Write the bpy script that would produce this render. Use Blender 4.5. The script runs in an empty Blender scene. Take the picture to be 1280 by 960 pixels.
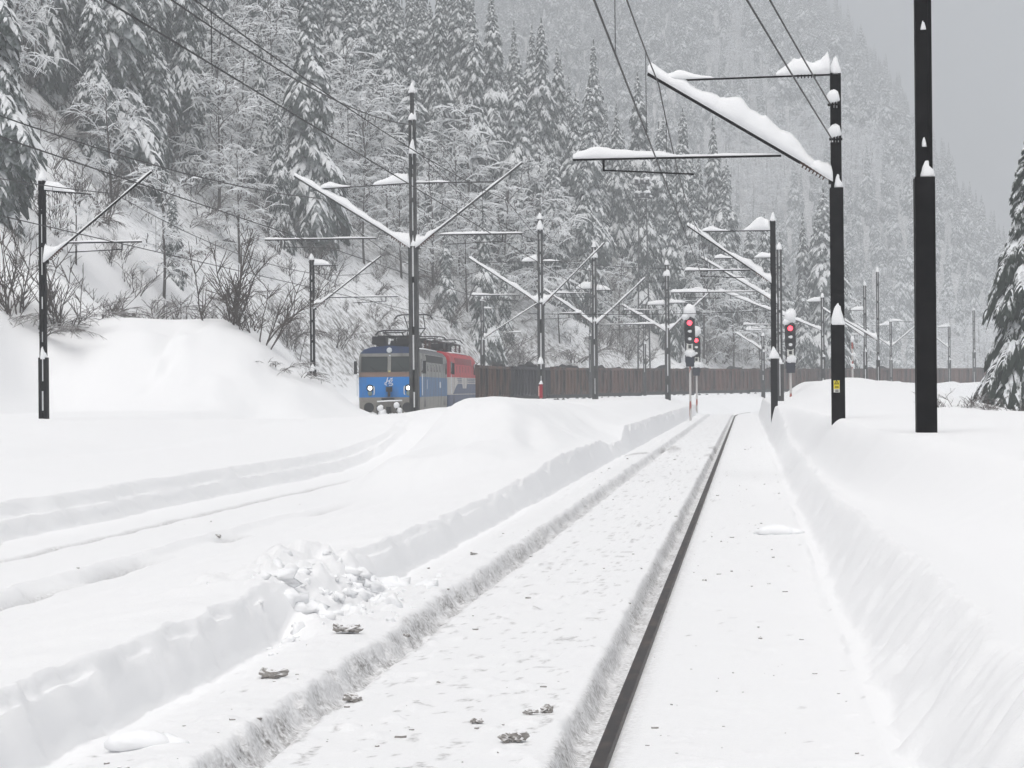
import bpy, math, random
import numpy as np

scene = bpy.context.scene
COL = scene.collection
rad = math.radians

# ------------------------------------------------------------------ camera
FPX = 2800.0                       # focal length in photograph pixels (1280 wide)
YAW = math.atan(292 / FPX)
PITCH = 7.5 / FPX
ROLL = rad(0.5)
CAM = np.array((1.39, 0.0, 1.61))
_F = np.array((-math.sin(YAW) * math.cos(PITCH), math.cos(YAW) * math.cos(PITCH), math.sin(PITCH)))
_R0 = np.array((math.cos(YAW), math.sin(YAW), 0.0))
_U0 = np.cross(_R0, _F)
_R = _R0 * math.cos(ROLL) - _U0 * math.sin(ROLL)
_U = _R0 * math.sin(ROLL) + _U0 * math.cos(ROLL)
from mathutils import Matrix, Vector
cam_data = bpy.data.cameras.new('camera')
cam = bpy.data.objects.new('camera', cam_data)
COL.objects.link(cam)
cam.matrix_world = Matrix(((_R[0], _U[0], -_F[0], CAM[0]), (_R[1], _U[1], -_F[1], CAM[1]),
                           (_R[2], _U[2], -_F[2], CAM[2]), (0, 0, 0, 1)))
cam_data.sensor_width = 36.0
cam_data.lens = 36.0 * FPX / 1280.0
cam_data.clip_start = 0.1
cam_data.clip_end = 5000
scene.camera = cam

# ------------------------------------------------------------------ world and sun (overcast winter day)
SUN_EL, SUN_AZ = rad(70), rad(186)      # azimuth clockwise from +Y
world = bpy.data.worlds.new('World')
scene.world = world
world.use_nodes = True
wn, wl = world.node_tree.nodes, world.node_tree.links
wn.clear()
w_out = wn.new('ShaderNodeOutputWorld')
w_bg = wn.new('ShaderNodeBackground')
w_sky = wn.new('ShaderNodeTexSky')
w_sky.sky_type = 'NISHITA'
w_sky.sun_disc = False
w_sky.sun_elevation = SUN_EL
w_sky.sun_rotation = SUN_AZ
w_sky.air_density = 1.0
w_sky.dust_density = 6.0
w_sky.ozone_density = 1.0
w_hs = wn.new('ShaderNodeHueSaturation')          # a clouded sky has lost most of its blue
w_hs.inputs['Saturation'].default_value = 0.34
w_bg.inputs['Strength'].default_value = 0.05
wl.new(w_sky.outputs[0], w_hs.inputs['Color'])
wl.new(w_hs.outputs[0], w_bg.inputs['Color'])
wl.new(w_bg.outputs[0], w_out.inputs['Surface'])
sun_data = bpy.data.lights.new('sun', 'SUN')
sun_data.energy = 1.3
sun_data.angle = rad(55)
sun_data.color = (1.0, 0.98, 0.955)
sun = bpy.data.objects.new('sun', sun_data)
COL.objects.link(sun)
_sd = Vector((math.sin(SUN_AZ) * math.cos(SUN_EL), math.cos(SUN_AZ) * math.cos(SUN_EL), math.sin(SUN_EL)))
sun.rotation_euler = _sd.to_track_quat('Z', 'Y').to_euler()
sun.location = (0, 0, 60)

scene.view_settings.view_transform = 'Standard'
scene.view_settings.look = 'None'
scene.view_settings.gamma = 1.0
scene.view_settings.exposure = 0.74
scene.cycles.max_bounces = 8
scene.cycles.diffuse_bounces = 4
scene.cycles.volume_bounces = 2
scene.cycles.use_denoising = True
scene.cycles.use_adaptive_sampling = True
scene.cycles.adaptive_threshold = 0.02

# ------------------------------------------------------------------ helpers: pixels to places
def at(px, py, d):
    """World point d metres deep seen at photograph pixel (px, py): used to measure the place from the photograph."""
    return CAM + _F * d + _R * ((px - 640) / FPX * d) + _U * ((480 - py) / FPX * d)

def proj(p):
    v = np.asarray(p, float) - CAM
    d = v @ _F
    return 640 + FPX * (v @ _R) / d, 480 - FPX * (v @ _U) / d, d

def sstep(a, b, x):
    t = np.clip((x - a) / (b - a), 0, 1)
    return t * t * (3 - 2 * t)

def lerp(a, b, t):
    return a + (b - a) * t

def _hash(ix, iy, seed):
    h = (ix.astype(np.int64) * 374761393 + iy.astype(np.int64) * 668265263 + seed * 144665) & 0xffffffff
    h = ((h ^ (h >> 13)) * 1274126177) & 0xffffffff
    h = (h ^ (h >> 16)) & 0xffff
    return h / 65535.0

def vnoise(x, y, seed=0):
    x = np.asarray(x, float); y = np.asarray(y, float)
    x, y = np.broadcast_arrays(x, y)
    ix, iy = np.floor(x), np.floor(y)
    fx, fy = x - ix, y - iy
    fx = fx * fx * fx * (fx * (6 * fx - 15) + 10); fy = fy * fy * fy * (fy * (6 * fy - 15) + 10)
    a = _hash(ix, iy, seed); b = _hash(ix + 1, iy, seed); c = _hash(ix, iy + 1, seed); d = _hash(ix + 1, iy + 1, seed)
    return (a + (b - a) * fx + (c - a) * fy + (a - b - c + d) * fx * fy) * 2 - 1

def fbm(x, y, seed=0, octaves=4):
    s, amp, f = 0, 0.5, 1.0
    for k in range(octaves):
        s = s + amp * vnoise(np.asarray(x) * f + 17.3 * k, np.asarray(y) * f - 9.1 * k, seed + k)
        amp *= 0.5; f *= 2.03
    return s

# ------------------------------------------------------------------ helpers: meshes and objects
class MB:
    def __init__(s):
        s.v, s.f, s.m, s.n = [], [], [], 0
    def add(s, verts, faces, mat=0):
        verts = np.asarray(verts, float).reshape(-1, 3)
        s.v.append(verts)
        n = s.n
        s.f += [tuple(i + n for i in f) for f in faces]
        s.m += [mat] * len(faces)
        s.n += len(verts)
        return s
    def box(s, lo, hi, mat=0):
        x0, y0, z0 = lo; x1, y1, z1 = hi
        return s.add([(x0,y0,z0),(x1,y0,z0),(x1,y1,z0),(x0,y1,z0),(x0,y0,z1),(x1,y0,z1),(x1,y1,z1),(x0,y1,z1)],
                     [(0,3,2,1),(4,5,6,7),(0,1,5,4),(1,2,6,5),(2,3,7,6),(3,0,4,7)], mat)
    def tube(s, pts, r, n=6, mat=0):
        pts = np.asarray(pts, float)
        k = len(pts)
        rr = np.broadcast_to(np.asarray(r, float), (k,))
        tan = np.gradient(pts, axis=0)
        tan /= np.linalg.norm(tan, axis=1)[:, None] + 1e-9
        ref = np.array((0, 0, 1.0)) if abs(tan[0][2]) < 0.9 else np.array((1.0, 0, 0))
        vs = []
        for i in range(k):
            a = np.cross(tan[i], ref); a /= np.linalg.norm(a) + 1e-9
            b = np.cross(a, tan[i])
            for j in range(n):
                t = 2 * math.pi * j / n
                vs.append(pts[i] + rr[i] * (a * math.cos(t) + b * math.sin(t)))
        fs = []
        for i in range(k - 1):
            for j in range(n):
                j2 = (j + 1) % n
                fs.append((i*n+j, i*n+j2, (i+1)*n+j2, (i+1)*n+j))
        fs.append(tuple(range(n - 1, -1, -1))); fs.append(tuple((k-1)*n + j for j in range(n)))
        return s.add(vs, fs, mat)
    def ridge(s, pts, w, h, mat=0, n=7, below=0.25):
        """A roll of snow lying along a line: half-width w, height h at every point, its underside a little below the line."""
        pts = np.asarray(pts, float); k = len(pts)
        w = np.broadcast_to(np.asarray(w, float), (k,)); h = np.broadcast_to(np.asarray(h, float), (k,))
        tan = np.gradient(pts, axis=0)
        vs, fs = [], []
        for i in range(k):
            a = np.cross(tan[i], (0, 0, 1.0)); a /= np.linalg.norm(a) + 1e-9
            for j in range(n):
                t = math.pi * (1.15 * j / (n - 1) - 0.075)
                z = math.sin(t)
                vs.append(pts[i] + a * (w[i] * math.cos(t)) + np.array((0, 0, h[i] * z if z > 0 else w[i] * z * below)))
        for i in range(k - 1):
            for j in range(n):
                j2 = (j + 1) % n
                fs.append((i*n+j, (i+1)*n+j, (i+1)*n+j2, i*n+j2))
        fs.append(tuple(range(n))); fs.append(tuple((k-1)*n + j for j in range(n - 1, -1, -1)))
        return s.add(vs, fs, mat)
    def blob(s, c, r, seed=0, rough=0.2, mat=0, nu=10, nv=7, flat=None):
        """A lumpy rounded clod."""
        c = np.asarray(c, float); r = np.broadcast_to(np.asarray(r, float), (3,))
        rs = np.random.RandomState(seed)
        ph = rs.rand(6) * 6.28
        vs, fs = [], []
        for i in range(nv + 1):
            th = math.pi * i / nv
            for j in range(nu):
                p = 2 * math.pi * j / nu
                d = np.array((math.sin(th) * math.cos(p), math.sin(th) * math.sin(p), math.cos(th)))
                q = 1 + rough * (math.sin(3 * d[0] + ph[0]) * math.sin(3 * d[1] + ph[1]) + 0.6 * math.sin(6 * d[2] + ph[2]) * math.sin(5 * d[0] + ph[3]) + 0.5 * (rs.rand() - 0.5) * (0 < i < nv))
                v = d * q * r
                if flat is not None:
                    v[2] = max(v[2], -flat * r[2])
                vs.append(c + v)
        for i in range(nv):
            for j in range(nu):
                j2 = (j + 1) % nu
                fs.append((i*nu+j, (i+1)*nu+j, (i+1)*nu+j2, i*nu+j2))
        return s.add(vs, fs, mat)
    def lathe(s, c, prof, n=12, mat=0, axis='z'):
        """prof: list of (radius, height)."""
        c = np.asarray(c, float)
        vs, fs = [], []
        for (r, z) in prof:
            for j in range(n):
                t = 2 * math.pi * j / n
                a, b = r * math.cos(t), r * math.sin(t)
                vs.append(c + (np.array((a, b, z)) if axis == 'z' else np.array((a, z, b)) if axis == 'y' else np.array((z, a, b))))
        for i in range(len(prof) - 1):
            for j in range(n):
                j2 = (j + 1) % n
                fs.append((i*n+j, i*n+j2, (i+1)*n+j2, (i+1)*n+j))
        fs.append(tuple(range(n - 1, -1, -1))); fs.append(tuple((len(prof)-1)*n + j for j in range(n)))
        return s.add(vs, fs, mat)
    def build(s, name, mats, parent=None, smooth=False, loc=None):
        me = bpy.data.meshes.new(name)
        me.from_pydata(np.concatenate(s.v).tolist(), [], s.f)
        if not isinstance(mats, (list, tuple)):
            mats = [mats]
        for m in mats:
            me.materials.append(m)
        if len(mats) > 1:
            me.polygons.foreach_set('material_index', np.array(s.m, dtype=np.int32))
        if smooth:
            me.polygons.foreach_set('use_smooth', np.ones(len(s.f), dtype=bool))
        me.update()
        o = bpy.data.objects.new(name, me)
        COL.objects.link(o)
        if parent is not None:
            o.parent = parent
        if loc is not None:
            o.location = loc
        return o

def tag(o, label=None, cat=None, group=None, kind=None):
    if label: o['label'] = label
    if cat: o['category'] = cat
    if group: o['group'] = group
    if kind: o['kind'] = kind
    return o

def thing(name, label, cat, loc=(0, 0, 0), rz=0.0, group=None):
    o = bpy.data.objects.new(name, None)
    o.empty_display_size = 0.3
    COL.objects.link(o)
    o.location = loc
    o.rotation_euler = (0, 0, rz)
    return tag(o, label, cat, group)

def copy_thing(root, kids, label, group, loc, rz, scale):
    r = root.copy(); COL.objects.link(r)
    r.location = loc; r.rotation_euler = (0, 0, rz); r.scale = scale
    tag(r, label, None, group)
    for ch in kids:
        c = ch.copy(); COL.objects.link(c); c.parent = r
    return r

# ------------------------------------------------------------------ materials
def mat(name, color, rough=0.7, metal=0.0, noise=None, bump=None, emit=None, spec=0.3):
    m = bpy.data.materials.new(name); m.use_nodes = True
    nt = m.node_tree; b = nt.nodes['Principled BSDF']
    b.inputs['Base Color'].default_value = (*color, 1)
    b.inputs['Roughness'].default_value = rough
    b.inputs['Metallic'].default_value = metal
    b.inputs['Specular IOR Level'].default_value = spec
    tc = nt.nodes.new('ShaderNodeTexCoord')
    if noise:
        c2, sc, lo, hi = noise[:4]
        st = noise[4] if len(noise) > 4 else (1, 1, 1)
        mp = nt.nodes.new('ShaderNodeMapping'); mp.inputs['Scale'].default_value = st
        nz = nt.nodes.new('ShaderNodeTexNoise'); nz.inputs['Scale'].default_value = sc; nz.inputs['Detail'].default_value = 5
        mr = nt.nodes.new('ShaderNodeMapRange'); mr.inputs[1].default_value = lo; mr.inputs[2].default_value = hi
        mx = nt.nodes.new('ShaderNodeMix'); mx.data_type = 'RGBA'
        mx.inputs['A'].default_value = (*color, 1); mx.inputs['B'].default_value = (*c2, 1)
        nt.links.new(tc.outputs['Object'], mp.inputs[0]); nt.links.new(mp.outputs[0], nz.inputs['Vector'])
        nt.links.new(nz.outputs['Fac'], mr.inputs[0]); nt.links.new(mr.outputs[0], mx.inputs['Factor'])
        nt.links.new(mx.outputs['Result'], b.inputs['Base Color'])
    if bump:
        sc, strength, dist = bump
        nb = nt.nodes.new('ShaderNodeTexNoise'); nb.inputs['Scale'].default_value = sc; nb.inputs['Detail'].default_value = 6
        bp = nt.nodes.new('ShaderNodeBump'); bp.inputs['Strength'].default_value = strength; bp.inputs['Distance'].default_value = dist
        nt.links.new(tc.outputs['Object'], nb.inputs['Vector'])
        nt.links.new(nb.outputs['Fac'], bp.inputs['Height']); nt.links.new(bp.outputs['Normal'], b.inputs['Normal'])
    if emit:
        b.inputs['Emission Color'].default_value = (*emit[0], 1)
        b.inputs['Emission Strength'].default_value = emit[1]
    return m

def snowed(name, under, snow, lo, hi, nscale=3.0, namp=0.5, var=None, rough=0.8):
    """Bark, needles or rock under snow: the snow lies where the surface faces upwards."""
    m = bpy.data.materials.new(name); m.use_nodes = True
    nt = m.node_tree; b = nt.nodes['Principled BSDF']
    b.inputs['Roughness'].default_value = rough; b.inputs['Specular IOR Level'].default_value = 0.15
    geo = nt.nodes.new('ShaderNodeNewGeometry'); sep = nt.nodes.new('ShaderNodeSeparateXYZ')
    nz = nt.nodes.new('ShaderNodeTexNoise'); nz.inputs['Scale'].default_value = nscale; nz.inputs['Detail'].default_value = 4
    tc = nt.nodes.new('ShaderNodeTexCoord')
    nt.links.new(tc.outputs['Object'], nz.inputs['Vector'])
    nt.links.new(geo.outputs['Normal'], sep.inputs[0])
    m1 = nt.nodes.new('ShaderNodeMath'); m1.operation = 'MULTIPLY_ADD'; m1.inputs[1].default_value = namp; m1.inputs[2].default_value = -namp * 0.5
    nt.links.new(nz.outputs['Fac'], m1.inputs[0])
    m2 = nt.nodes.new('ShaderNodeMath'); m2.operation = 'ADD'
    nt.links.new(m1.outputs[0], m2.inputs[0]); nt.links.new(sep.outputs['Z'], m2.inputs[1])
    mr = nt.nodes.new('ShaderNodeMapRange'); mr.inputs[1].default_value = lo; mr.inputs[2].default_value = hi
    nt.links.new(m2.outputs[0], mr.inputs[0])
    mx = nt.nodes.new('ShaderNodeMix'); mx.data_type = 'RGBA'
    mx.inputs['A'].default_value = (*under, 1); mx.inputs['B'].default_value = (*snow, 1)
    if var:
        n2 = nt.nodes.new('ShaderNodeTexNoise'); n2.inputs['Scale'].default_value = var[1]; n2.inputs['Detail'].default_value = 3
        nt.links.new(tc.outputs['Object'], n2.inputs['Vector'])
        mv = nt.nodes.new('ShaderNodeMix'); mv.data_type = 'RGBA'
        mv.inputs['A'].default_value = (*under, 1); mv.inputs['B'].default_value = (*var[0], 1)
        mq = nt.nodes.new('ShaderNodeMapRange'); mq.inputs[1].default_value = 0.4; mq.inputs[2].default_value = 0.62
        nt.links.new(n2.outputs['Fac'], mq.inputs[0]); nt.links.new(mq.outputs[0], mv.inputs['Factor'])
        nt.links.new(mv.outputs['Result'], mx.inputs['A'])
    nt.links.new(mr.outputs[0], mx.inputs['Factor']); nt.links.new(mx.outputs['Result'], b.inputs['Base Color'])
    return m

def ground_snow():
    m = bpy.data.materials.new('trodden_snow'); m.use_nodes = True
    nt = m.node_tree; b = nt.nodes['Principled BSDF']; L = nt.links.new
    b.inputs['Roughness'].default_value = 0.75; b.inputs['Specular IOR Level'].default_value = 0.15
    tc = nt.nodes.new('ShaderNodeTexCoord')
    a = nt.nodes.new('ShaderNodeAttribute'); a.attribute_name = 'dirt'
    nz = nt.nodes.new('ShaderNodeTexNoise'); nz.inputs['Scale'].default_value = 9; nz.inputs['Detail'].default_value = 7; nz.inputs['Roughness'].default_value = 0.65
    L(tc.outputs['Object'], nz.inputs['Vector'])
    ad = nt.nodes.new('ShaderNodeMath'); ad.operation = 'ADD'; L(a.outputs['Fac'], ad.inputs[0])
    nz.inputs['Scale'].default_value = 38
    sc = nt.nodes.new('ShaderNodeMath'); sc.operation = 'MULTIPLY_ADD'; sc.inputs[1].default_value = 6.0; sc.inputs[2].default_value = -3.15
    L(nz.outputs['Fac'], sc.inputs[0]); 
    mu = nt.nodes.new('ShaderNodeMath'); mu.operation = 'MULTIPLY_ADD'; L(a.outputs['Fac'], mu.inputs[0]); L(sc.outputs[0], mu.inputs[1]); L(a.outputs['Fac'], mu.inputs[2])
    cl = nt.nodes.new('ShaderNodeClamp'); L(mu.outputs[0], cl.inputs[0])
    mx = nt.nodes.new('ShaderNodeMix'); mx.data_type = 'RGBA'
    mx.inputs['A'].default_value = (0.86, 0.865, 0.875, 1); mx.inputs['B'].default_value = (0.20, 0.19, 0.185, 1)
    L(cl.outputs[0], mx.inputs['Factor']); L(mx.outputs['Result'], b.inputs['Base Color'])
    nb = nt.nodes.new('ShaderNodeTexNoise'); nb.inputs['Scale'].default_value = 26; nb.inputs['Detail'].default_value = 8; nb.inputs['Roughness'].default_value = 0.72
    L(tc.outputs['Object'], nb.inputs['Vector'])
    at2 = nt.nodes.new('ShaderNodeAttribute'); at2.attribute_name = 'rough'
    bp = nt.nodes.new('ShaderNodeBump'); bp.inputs['Distance'].default_value = 0.03
    L(at2.outputs['Fac'], bp.inputs['Strength']); L(nb.outputs['Fac'], bp.inputs['Height']); L(bp.outputs['Normal'], b.inputs['Normal'])
    return m

SNOW_C = (0.88, 0.89, 0.905)
M_GROUND = ground_snow()
M_SNOW = mat('snow', SNOW_C, 0.75, bump=(14, 0.25, 0.03), spec=0.15)
M_CLOD = snowed('dirty_ice', (0.30, 0.285, 0.27), (0.78, 0.78, 0.79), 0.35, 0.85, nscale=24, namp=1.2)
M_HILL = snowed('snowy_slope', (0.10, 0.09, 0.08), SNOW_C, 0.40, 0.70, nscale=2.2, namp=1.0)
def add_brush(m):
    """Under the trees the snow is broken by brush, fallen twigs and stems."""
    nt = m.node_tree; L = nt.links.new; b = nt.nodes['Principled BSDF']
    src = b.inputs['Base Color'].links[0].from_socket
    a = nt.nodes.new('ShaderNodeAttribute'); a.attribute_name = 'brush'
    tc = nt.nodes.new('ShaderNodeTexCoord')
    nz = nt.nodes.new('ShaderNodeTexNoise'); nz.inputs['Scale'].default_value = 1.6; nz.inputs['Detail'].default_value = 8; nz.inputs['Roughness'].default_value = 0.7
    L(tc.outputs['Object'], nz.inputs['Vector'])
    mr = nt.nodes.new('ShaderNodeMapRange'); mr.inputs[1].default_value = 0.36; mr.inputs[2].default_value = 0.58
    L(nz.outputs['Fac'], mr.inputs[0])
    mu = nt.nodes.new('ShaderNodeMath'); mu.operation = 'MULTIPLY'; L(a.outputs['Fac'], mu.inputs[0]); L(mr.outputs[0], mu.inputs[1])
    mx = nt.nodes.new('ShaderNodeMix'); mx.data_type = 'RGBA'; mx.inputs['B'].default_value = (0.13, 0.13, 0.125, 1)
    L(mu.outputs[0], mx.inputs['Factor']); L(src, mx.inputs['A']); L(mx.outputs['Result'], b.inputs['Base Color'])
add_brush(M_HILL)
M_BOUGH = snowed('snow_laden_bough', (0.035, 0.05, 0.04), (0.84, 0.855, 0.87), 0.03, 0.34, nscale=2.6, namp=0.8)
M_NEEDLE = snowed('frosted_needles', (0.028, 0.042, 0.034), (0.58, 0.61, 0.63), 0.22, 0.85, nscale=5.0, namp=0.8)
M_TWIG = snowed('snowed_twigs', (0.075, 0.062, 0.055), (0.80, 0.82, 0.84), -0.15, 0.25, nscale=2.0, namp=0.5)
M_BARE = snowed('bare_twigs', (0.06, 0.048, 0.042), (0.70, 0.71, 0.73), 0.55, 0.9, nscale=3.0, namp=0.6)
M_BARK = snowed('bark', (0.05, 0.042, 0.036), SNOW_C, 0.3, 0.6, nscale=2.0, namp=0.8)
M_STEEL = mat('dark_mast_steel', (0.005, 0.0045, 0.0055), 0.6, spec=0.06, noise=((0.011, 0.010, 0.011), 4, 0.4, 0.7))
M_GREY = mat('grey_mast_steel', (0.05, 0.053, 0.055), 0.6, noise=((0.09, 0.09, 0.09), 3, 0.4, 0.7))
M_WIRE = mat('wire', (0.02, 0.02, 0.022), 0.6)
M_INSUL = mat('insulator_glaze', (0.07, 0.035, 0.025), 0.3)
M_RAIL = mat('rail_steel', (0.042, 0.037, 0.036), 0.5, metal=0.3, noise=((0.10, 0.078, 0.066), 14, 0.45, 0.72, (1, 0.25, 1)))
# ------------------------------------------------------------------ where the train runs
SEG_LEN = [15.5, 15.5] + [14.04] * 14
SEG_HDG = [3.4, 4.7, 8.5, 12.0, 15.8, 19.6, 23.2, 26.9, 30.5, 34.2, 37.9, 41.6, 45.2, 48.8, 52.4, 56.0]
TRAIN = []                                     # (front point xy, world heading clockwise from +Y, length, rail height)
_p = at(485, 500, 104)[:2].copy()
_s = 0.0
for _L, _h in zip(SEG_LEN, SEG_HDG):
    hw = rad(_h) - YAW
    TRAIN.append((_p.copy(), hw, _L, -0.2 + 0.0039 * _s))
    _p = _p + _L * np.array((math.sin(hw), math.cos(hw))); _s += _L
_d0 = np.array((math.sin(TRAIN[0][1]), math.cos(TRAIN[0][1])))
PATH = [TRAIN[0][0] - _d0 * 160] + [t[0] for t in TRAIN] + [_p]
_h = SEG_HDG[-1]
while _h < 82:
    _h += 3.7
    PATH.append(PATH[-1] + 14 * np.array((math.sin(rad(_h) - YAW), math.cos(rad(_h) - YAW))))
PATH.append(PATH[-1] + 500 * np.array((math.sin(rad(_h) - YAW), math.cos(rad(_h) - YAW))))
PATH = np.array(PATH)
_len = np.concatenate([[0], np.cumsum(np.linalg.norm(np.diff(PATH, axis=0), axis=1))]) - 160.0

def train_ds(x, y):
    """Signed distance from the train's track (positive on the hill side) and distance along it from the front."""
    x = np.asarray(x, float); y = np.asarray(y, float)
    best = np.full(x.shape, 1e9); sd = np.zeros(x.shape); ss = np.zeros(x.shape)
    for i in range(len(PATH) - 1):
        a, b = PATH[i], PATH[i + 1]
        v = b - a; L2 = v @ v
        t = np.clip(((x - a[0]) * v[0] + (y - a[1]) * v[1]) / L2, 0, 1)
        dx, dy = x - a[0] - t * v[0], y - a[1] - t * v[1]
        d = np.hypot(dx, dy)
        sign = np.where(v[0] * (y - a[1]) - v[1] * (x - a[0]) > 0, 1.0, -1.0)
        k = d < best
        best = np.where(k, d, best); sd = np.where(k, sign * d, sd); ss = np.where(k, _len[i] + t * math.sqrt(L2), ss)
    return sd, ss

def cx(y):
    """Sideways shift of the main track where it curves away in the distance."""
    q = np.maximum(np.asarray(y, float) - 128, 0)
    return np.where(q < 120, q * q / 440.0, 120 * 120 / 440.0 + (q - 120) * 240 / 440.0)

MX, MY = at(168, 430, 97)[:2]                  # the big ploughed heap beside the loco's track

def ground_z(x, y, detail=False):
    x, y = np.broadcast_arrays(np.asarray(x, float), np.asarray(y, float))
    t = x - cx(y)
    sd, ss = train_ds(x, y)
    soft = fbm(x * 0.18, y * 0.12, 5, 4)
    # --- cleared strip of the main track
    z = 0.0 + 0.012 * fbm(x * 2.2, y * 1.6, 11, 3)
    if detail:
        lump = np.maximum(fbm(x * 6.5, y * 4.5, 21, 3) - 0.22, 0)
        z = z + 0.055 * lump * np.where((t > -1.4) & (t < 0.5), 1.0, 0.55)
    z = z + np.where((t > -0.72) & (t < 0.6), 0.02, -0.012)
    e1 = 0.014 * vnoise(y * 1.3, 0 * y, 31) + 0.010 * vnoise(y * 9.0, x * 22, 32)
    g1 = sstep(0.515, 0.60, t + e1 * 1.2) * (1 - sstep(0.700, 0.712, t))                       # groove inside the bare rail
    z = lerp(z, -0.105, g1)
    z = np.where((t > 0.70) & (t < 0.80), np.minimum(z, -0.022), z)
    el = 0.020 * vnoise(y * 1.1, 0 * y, 33) + 0.022 * vnoise(y * 7.0, x * 14 + 3, 34) + 0.018 * vnoise(y * 17.0, x * 30, 36)
    bank = 0.075 * (1 - sstep(-0.92, -0.80, t + el)) * sstep(-1.66, -1.15, t)
    z = z + bank + 0.014 * (t < -0.8) * fbm(x * 7, y * 6, 35, 3)
    g2 = sstep(-0.94, -0.77, t + el) * (1 - sstep(-0.72, -0.655, t + 0.5 * el))
    z = lerp(z, -0.085 + 0.03 * vnoise(y * 5, x * 9, 37), g2)
    # --- plough wall and bank on the mast side
    jag = 0.05 * vnoise(y * 0.9, 0 * y, 41) + 0.035 * vnoise(y * 3.1, 0 * y, 42)
    te = t - 2.10 - 0.4 * jag
    scal = 0.05 * np.abs(vnoise(y * 2.6, x * 1.5, 43)) + 0.03 * vnoise(y * 7.0, x * 3, 44)
    wz = lerp(0.50, 0.38, sstep(12, 30, y)); wz = lerp(wz, 0.95, sstep(50, 70, y))
    ww = lerp(0.42, 0.28, sstep(10, 26, y))
    wb = lerp(2.3, 0.95, sstep(10, 34, y)); wb = lerp(wb, 0.6, sstep(40, 70, y))
    zb = lerp(0.72, 1.06, sstep(9, 26, y)) + 0.75 * sstep(78, 100, y) * sstep(1.0, 2.8, te) * (1 - sstep(6, 8.5, te)) * (1 + 0.35 * vnoise(x * 0.5, y * 0.2, 46))
    scal = scal * 2.2 - 0.05 + 0.05 * vnoise(y * 12.0, x * 2.5, 45) * sstep(0.2, 0.8, te / ww) + 0.07 * fbm(x * 7, y * 3.5, 47, 3)
    right = wz * lerp(np.clip((te + scal * 0.5) / ww, 0, 1), sstep(0, 1, te / ww), 0.25)
    right = right + (zb - wz) * sstep(0.32, 1.0, te / wb * 1.0) + 0.10 * soft * sstep(0.6, 2.0, te)
    right = right - 2.6 * sstep(4.5, 16, te - 3.2 * sstep(80, 100, y)) * sstep(38, 75, y)
    z = np.where(te > -0.12, np.maximum(z * (1 - sstep(0, 0.1, te)), 0) + right, z)
    # --- plough wall and plateau between the two cleared tracks
    je = 0.03 * vnoise(y * 0.8, 0 * y, 51) + 0.018 * vnoise(y * 2.9, 0 * y, 52)
    rub = sstep(14.2, 15.2, y + 0.4 * vnoise(x * 3, y * 2, 76)) * (1 - sstep(16.9, 18.2, y + 0.4 * vnoise(x * 3, y * 2, 77)))                                     # where the wall has slumped
    tl = -1.62 - t + je
    hl = lerp(0.335, 0.30, sstep(14, 26, y)); hl = lerp(hl, 0.50, sstep(26, 40, y)); hl = lerp(hl, 0.34, sstep(48, 52, y)); hl = lerp(hl, 0.66, sstep(56, 59, y)); hl = hl + 0.02 * vnoise(y * 3.0, 0 * y, 53)
    step = 0.34 * sstep(0, 0.03, tl) + 0.22 * sstep(0.038, 0.06, tl) + 0.20 * sstep(0.072, 0.09, tl) + 0.24 * sstep(0.10, 0.135, tl + 0.035 * vnoise(y * 2.2, 0 * y, 54) + 0.02 * vnoise(y * 8, 0 * y, 50))
    slump = sstep(-0.40, 0.22, tl + 0.10 * vnoise(y * 1.5, x, 55) + 0.05 * fbm(x * 6, y * 6, 78, 3))
    wall = lerp(step, slump, rub)
    m = sstep(33, 46, y + 3.0 * vnoise(x * 0.5, y * 0.12, 56) - 9.0 * sstep(-4.4, -6.2, t) - 1.0 * sstep(-3.0, -4.4, t))
    near = hl * (1 - 0.93 * sstep(0.15, 2.3, tl)) + 0.03 * fbm(x * 1.5, y * 0.9, 57, 4) * sstep(0.1, 0.4, tl)
    far = hl + (1.12 - hl) * sstep(0.12, 2.0, tl) + 0.10 * fbm(x * 0.5, y * 0.22, 58, 3) * sstep(0.3, 1.5, tl) + 0.22 * sstep(1.2, 2.4, tl) * (1 - sstep(2.8, 5.2, tl)) * (1 - sstep(56, 70, y))
    far = far + 0.12 * np.exp(-((t + 3.9) / 1.3) ** 2 - ((y - 45) / 7.0) ** 2) + 0.16 * np.exp(-((t + 2.9) / 0.5) ** 2 - ((y - 37) / 2.0) ** 2) - 0.22 * np.exp(-((t + 2.75 + 0.10 * (y - 43)) / 0.28) ** 2 - ((y - 42) / 3.2) ** 2) + 0.16 * fbm(x * 0.9, y * 0.5, 59, 3) * sstep(0.4, 1.2, tl) * (1 - sstep(52, 66, y))
    # second cleared track (near part only)
    e3 = 0.03 * vnoise(y * 1.4, 0 * y, 61) + 0.02 * vnoise(y * 5, 0 * y, 62)
    tr = 0.0 + 0.015 * fbm(x * 2.0, y * 1.2, 63, 3)
    fd = 1 - sstep(25, 33, y)
    tr = tr + fd * 0.07 * (1 - sstep(0.0, 0.13, np.abs(t + 4.50 + e3 + 0.03 * vnoise(y * 9, x * 9, 69)))) - fd * 0.10 * (1 - sstep(0.05, 0.14, np.abs(t + 4.27 + e3))) * sstep(-0.45, 0.0, vnoise(y * 0.7, 0 * y, 64))
    tr = tr - (1 - sstep(36, 42, y)) * 0.045 * (1 - sstep(0.02, 0.09, np.abs(t + 5.76 + e3)))
    tl2 = -6.72 - t + 0.02 * vnoise(y * 5, 0 * y, 68) + 0.12 * vnoise(y * 0.25, 0 * y, 65) + 0.04 * vnoise(y * 1.5, 0 * y, 66) + 0.35 * sstep(16, 19, y) * (1 - sstep(22, 24, y))
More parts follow.
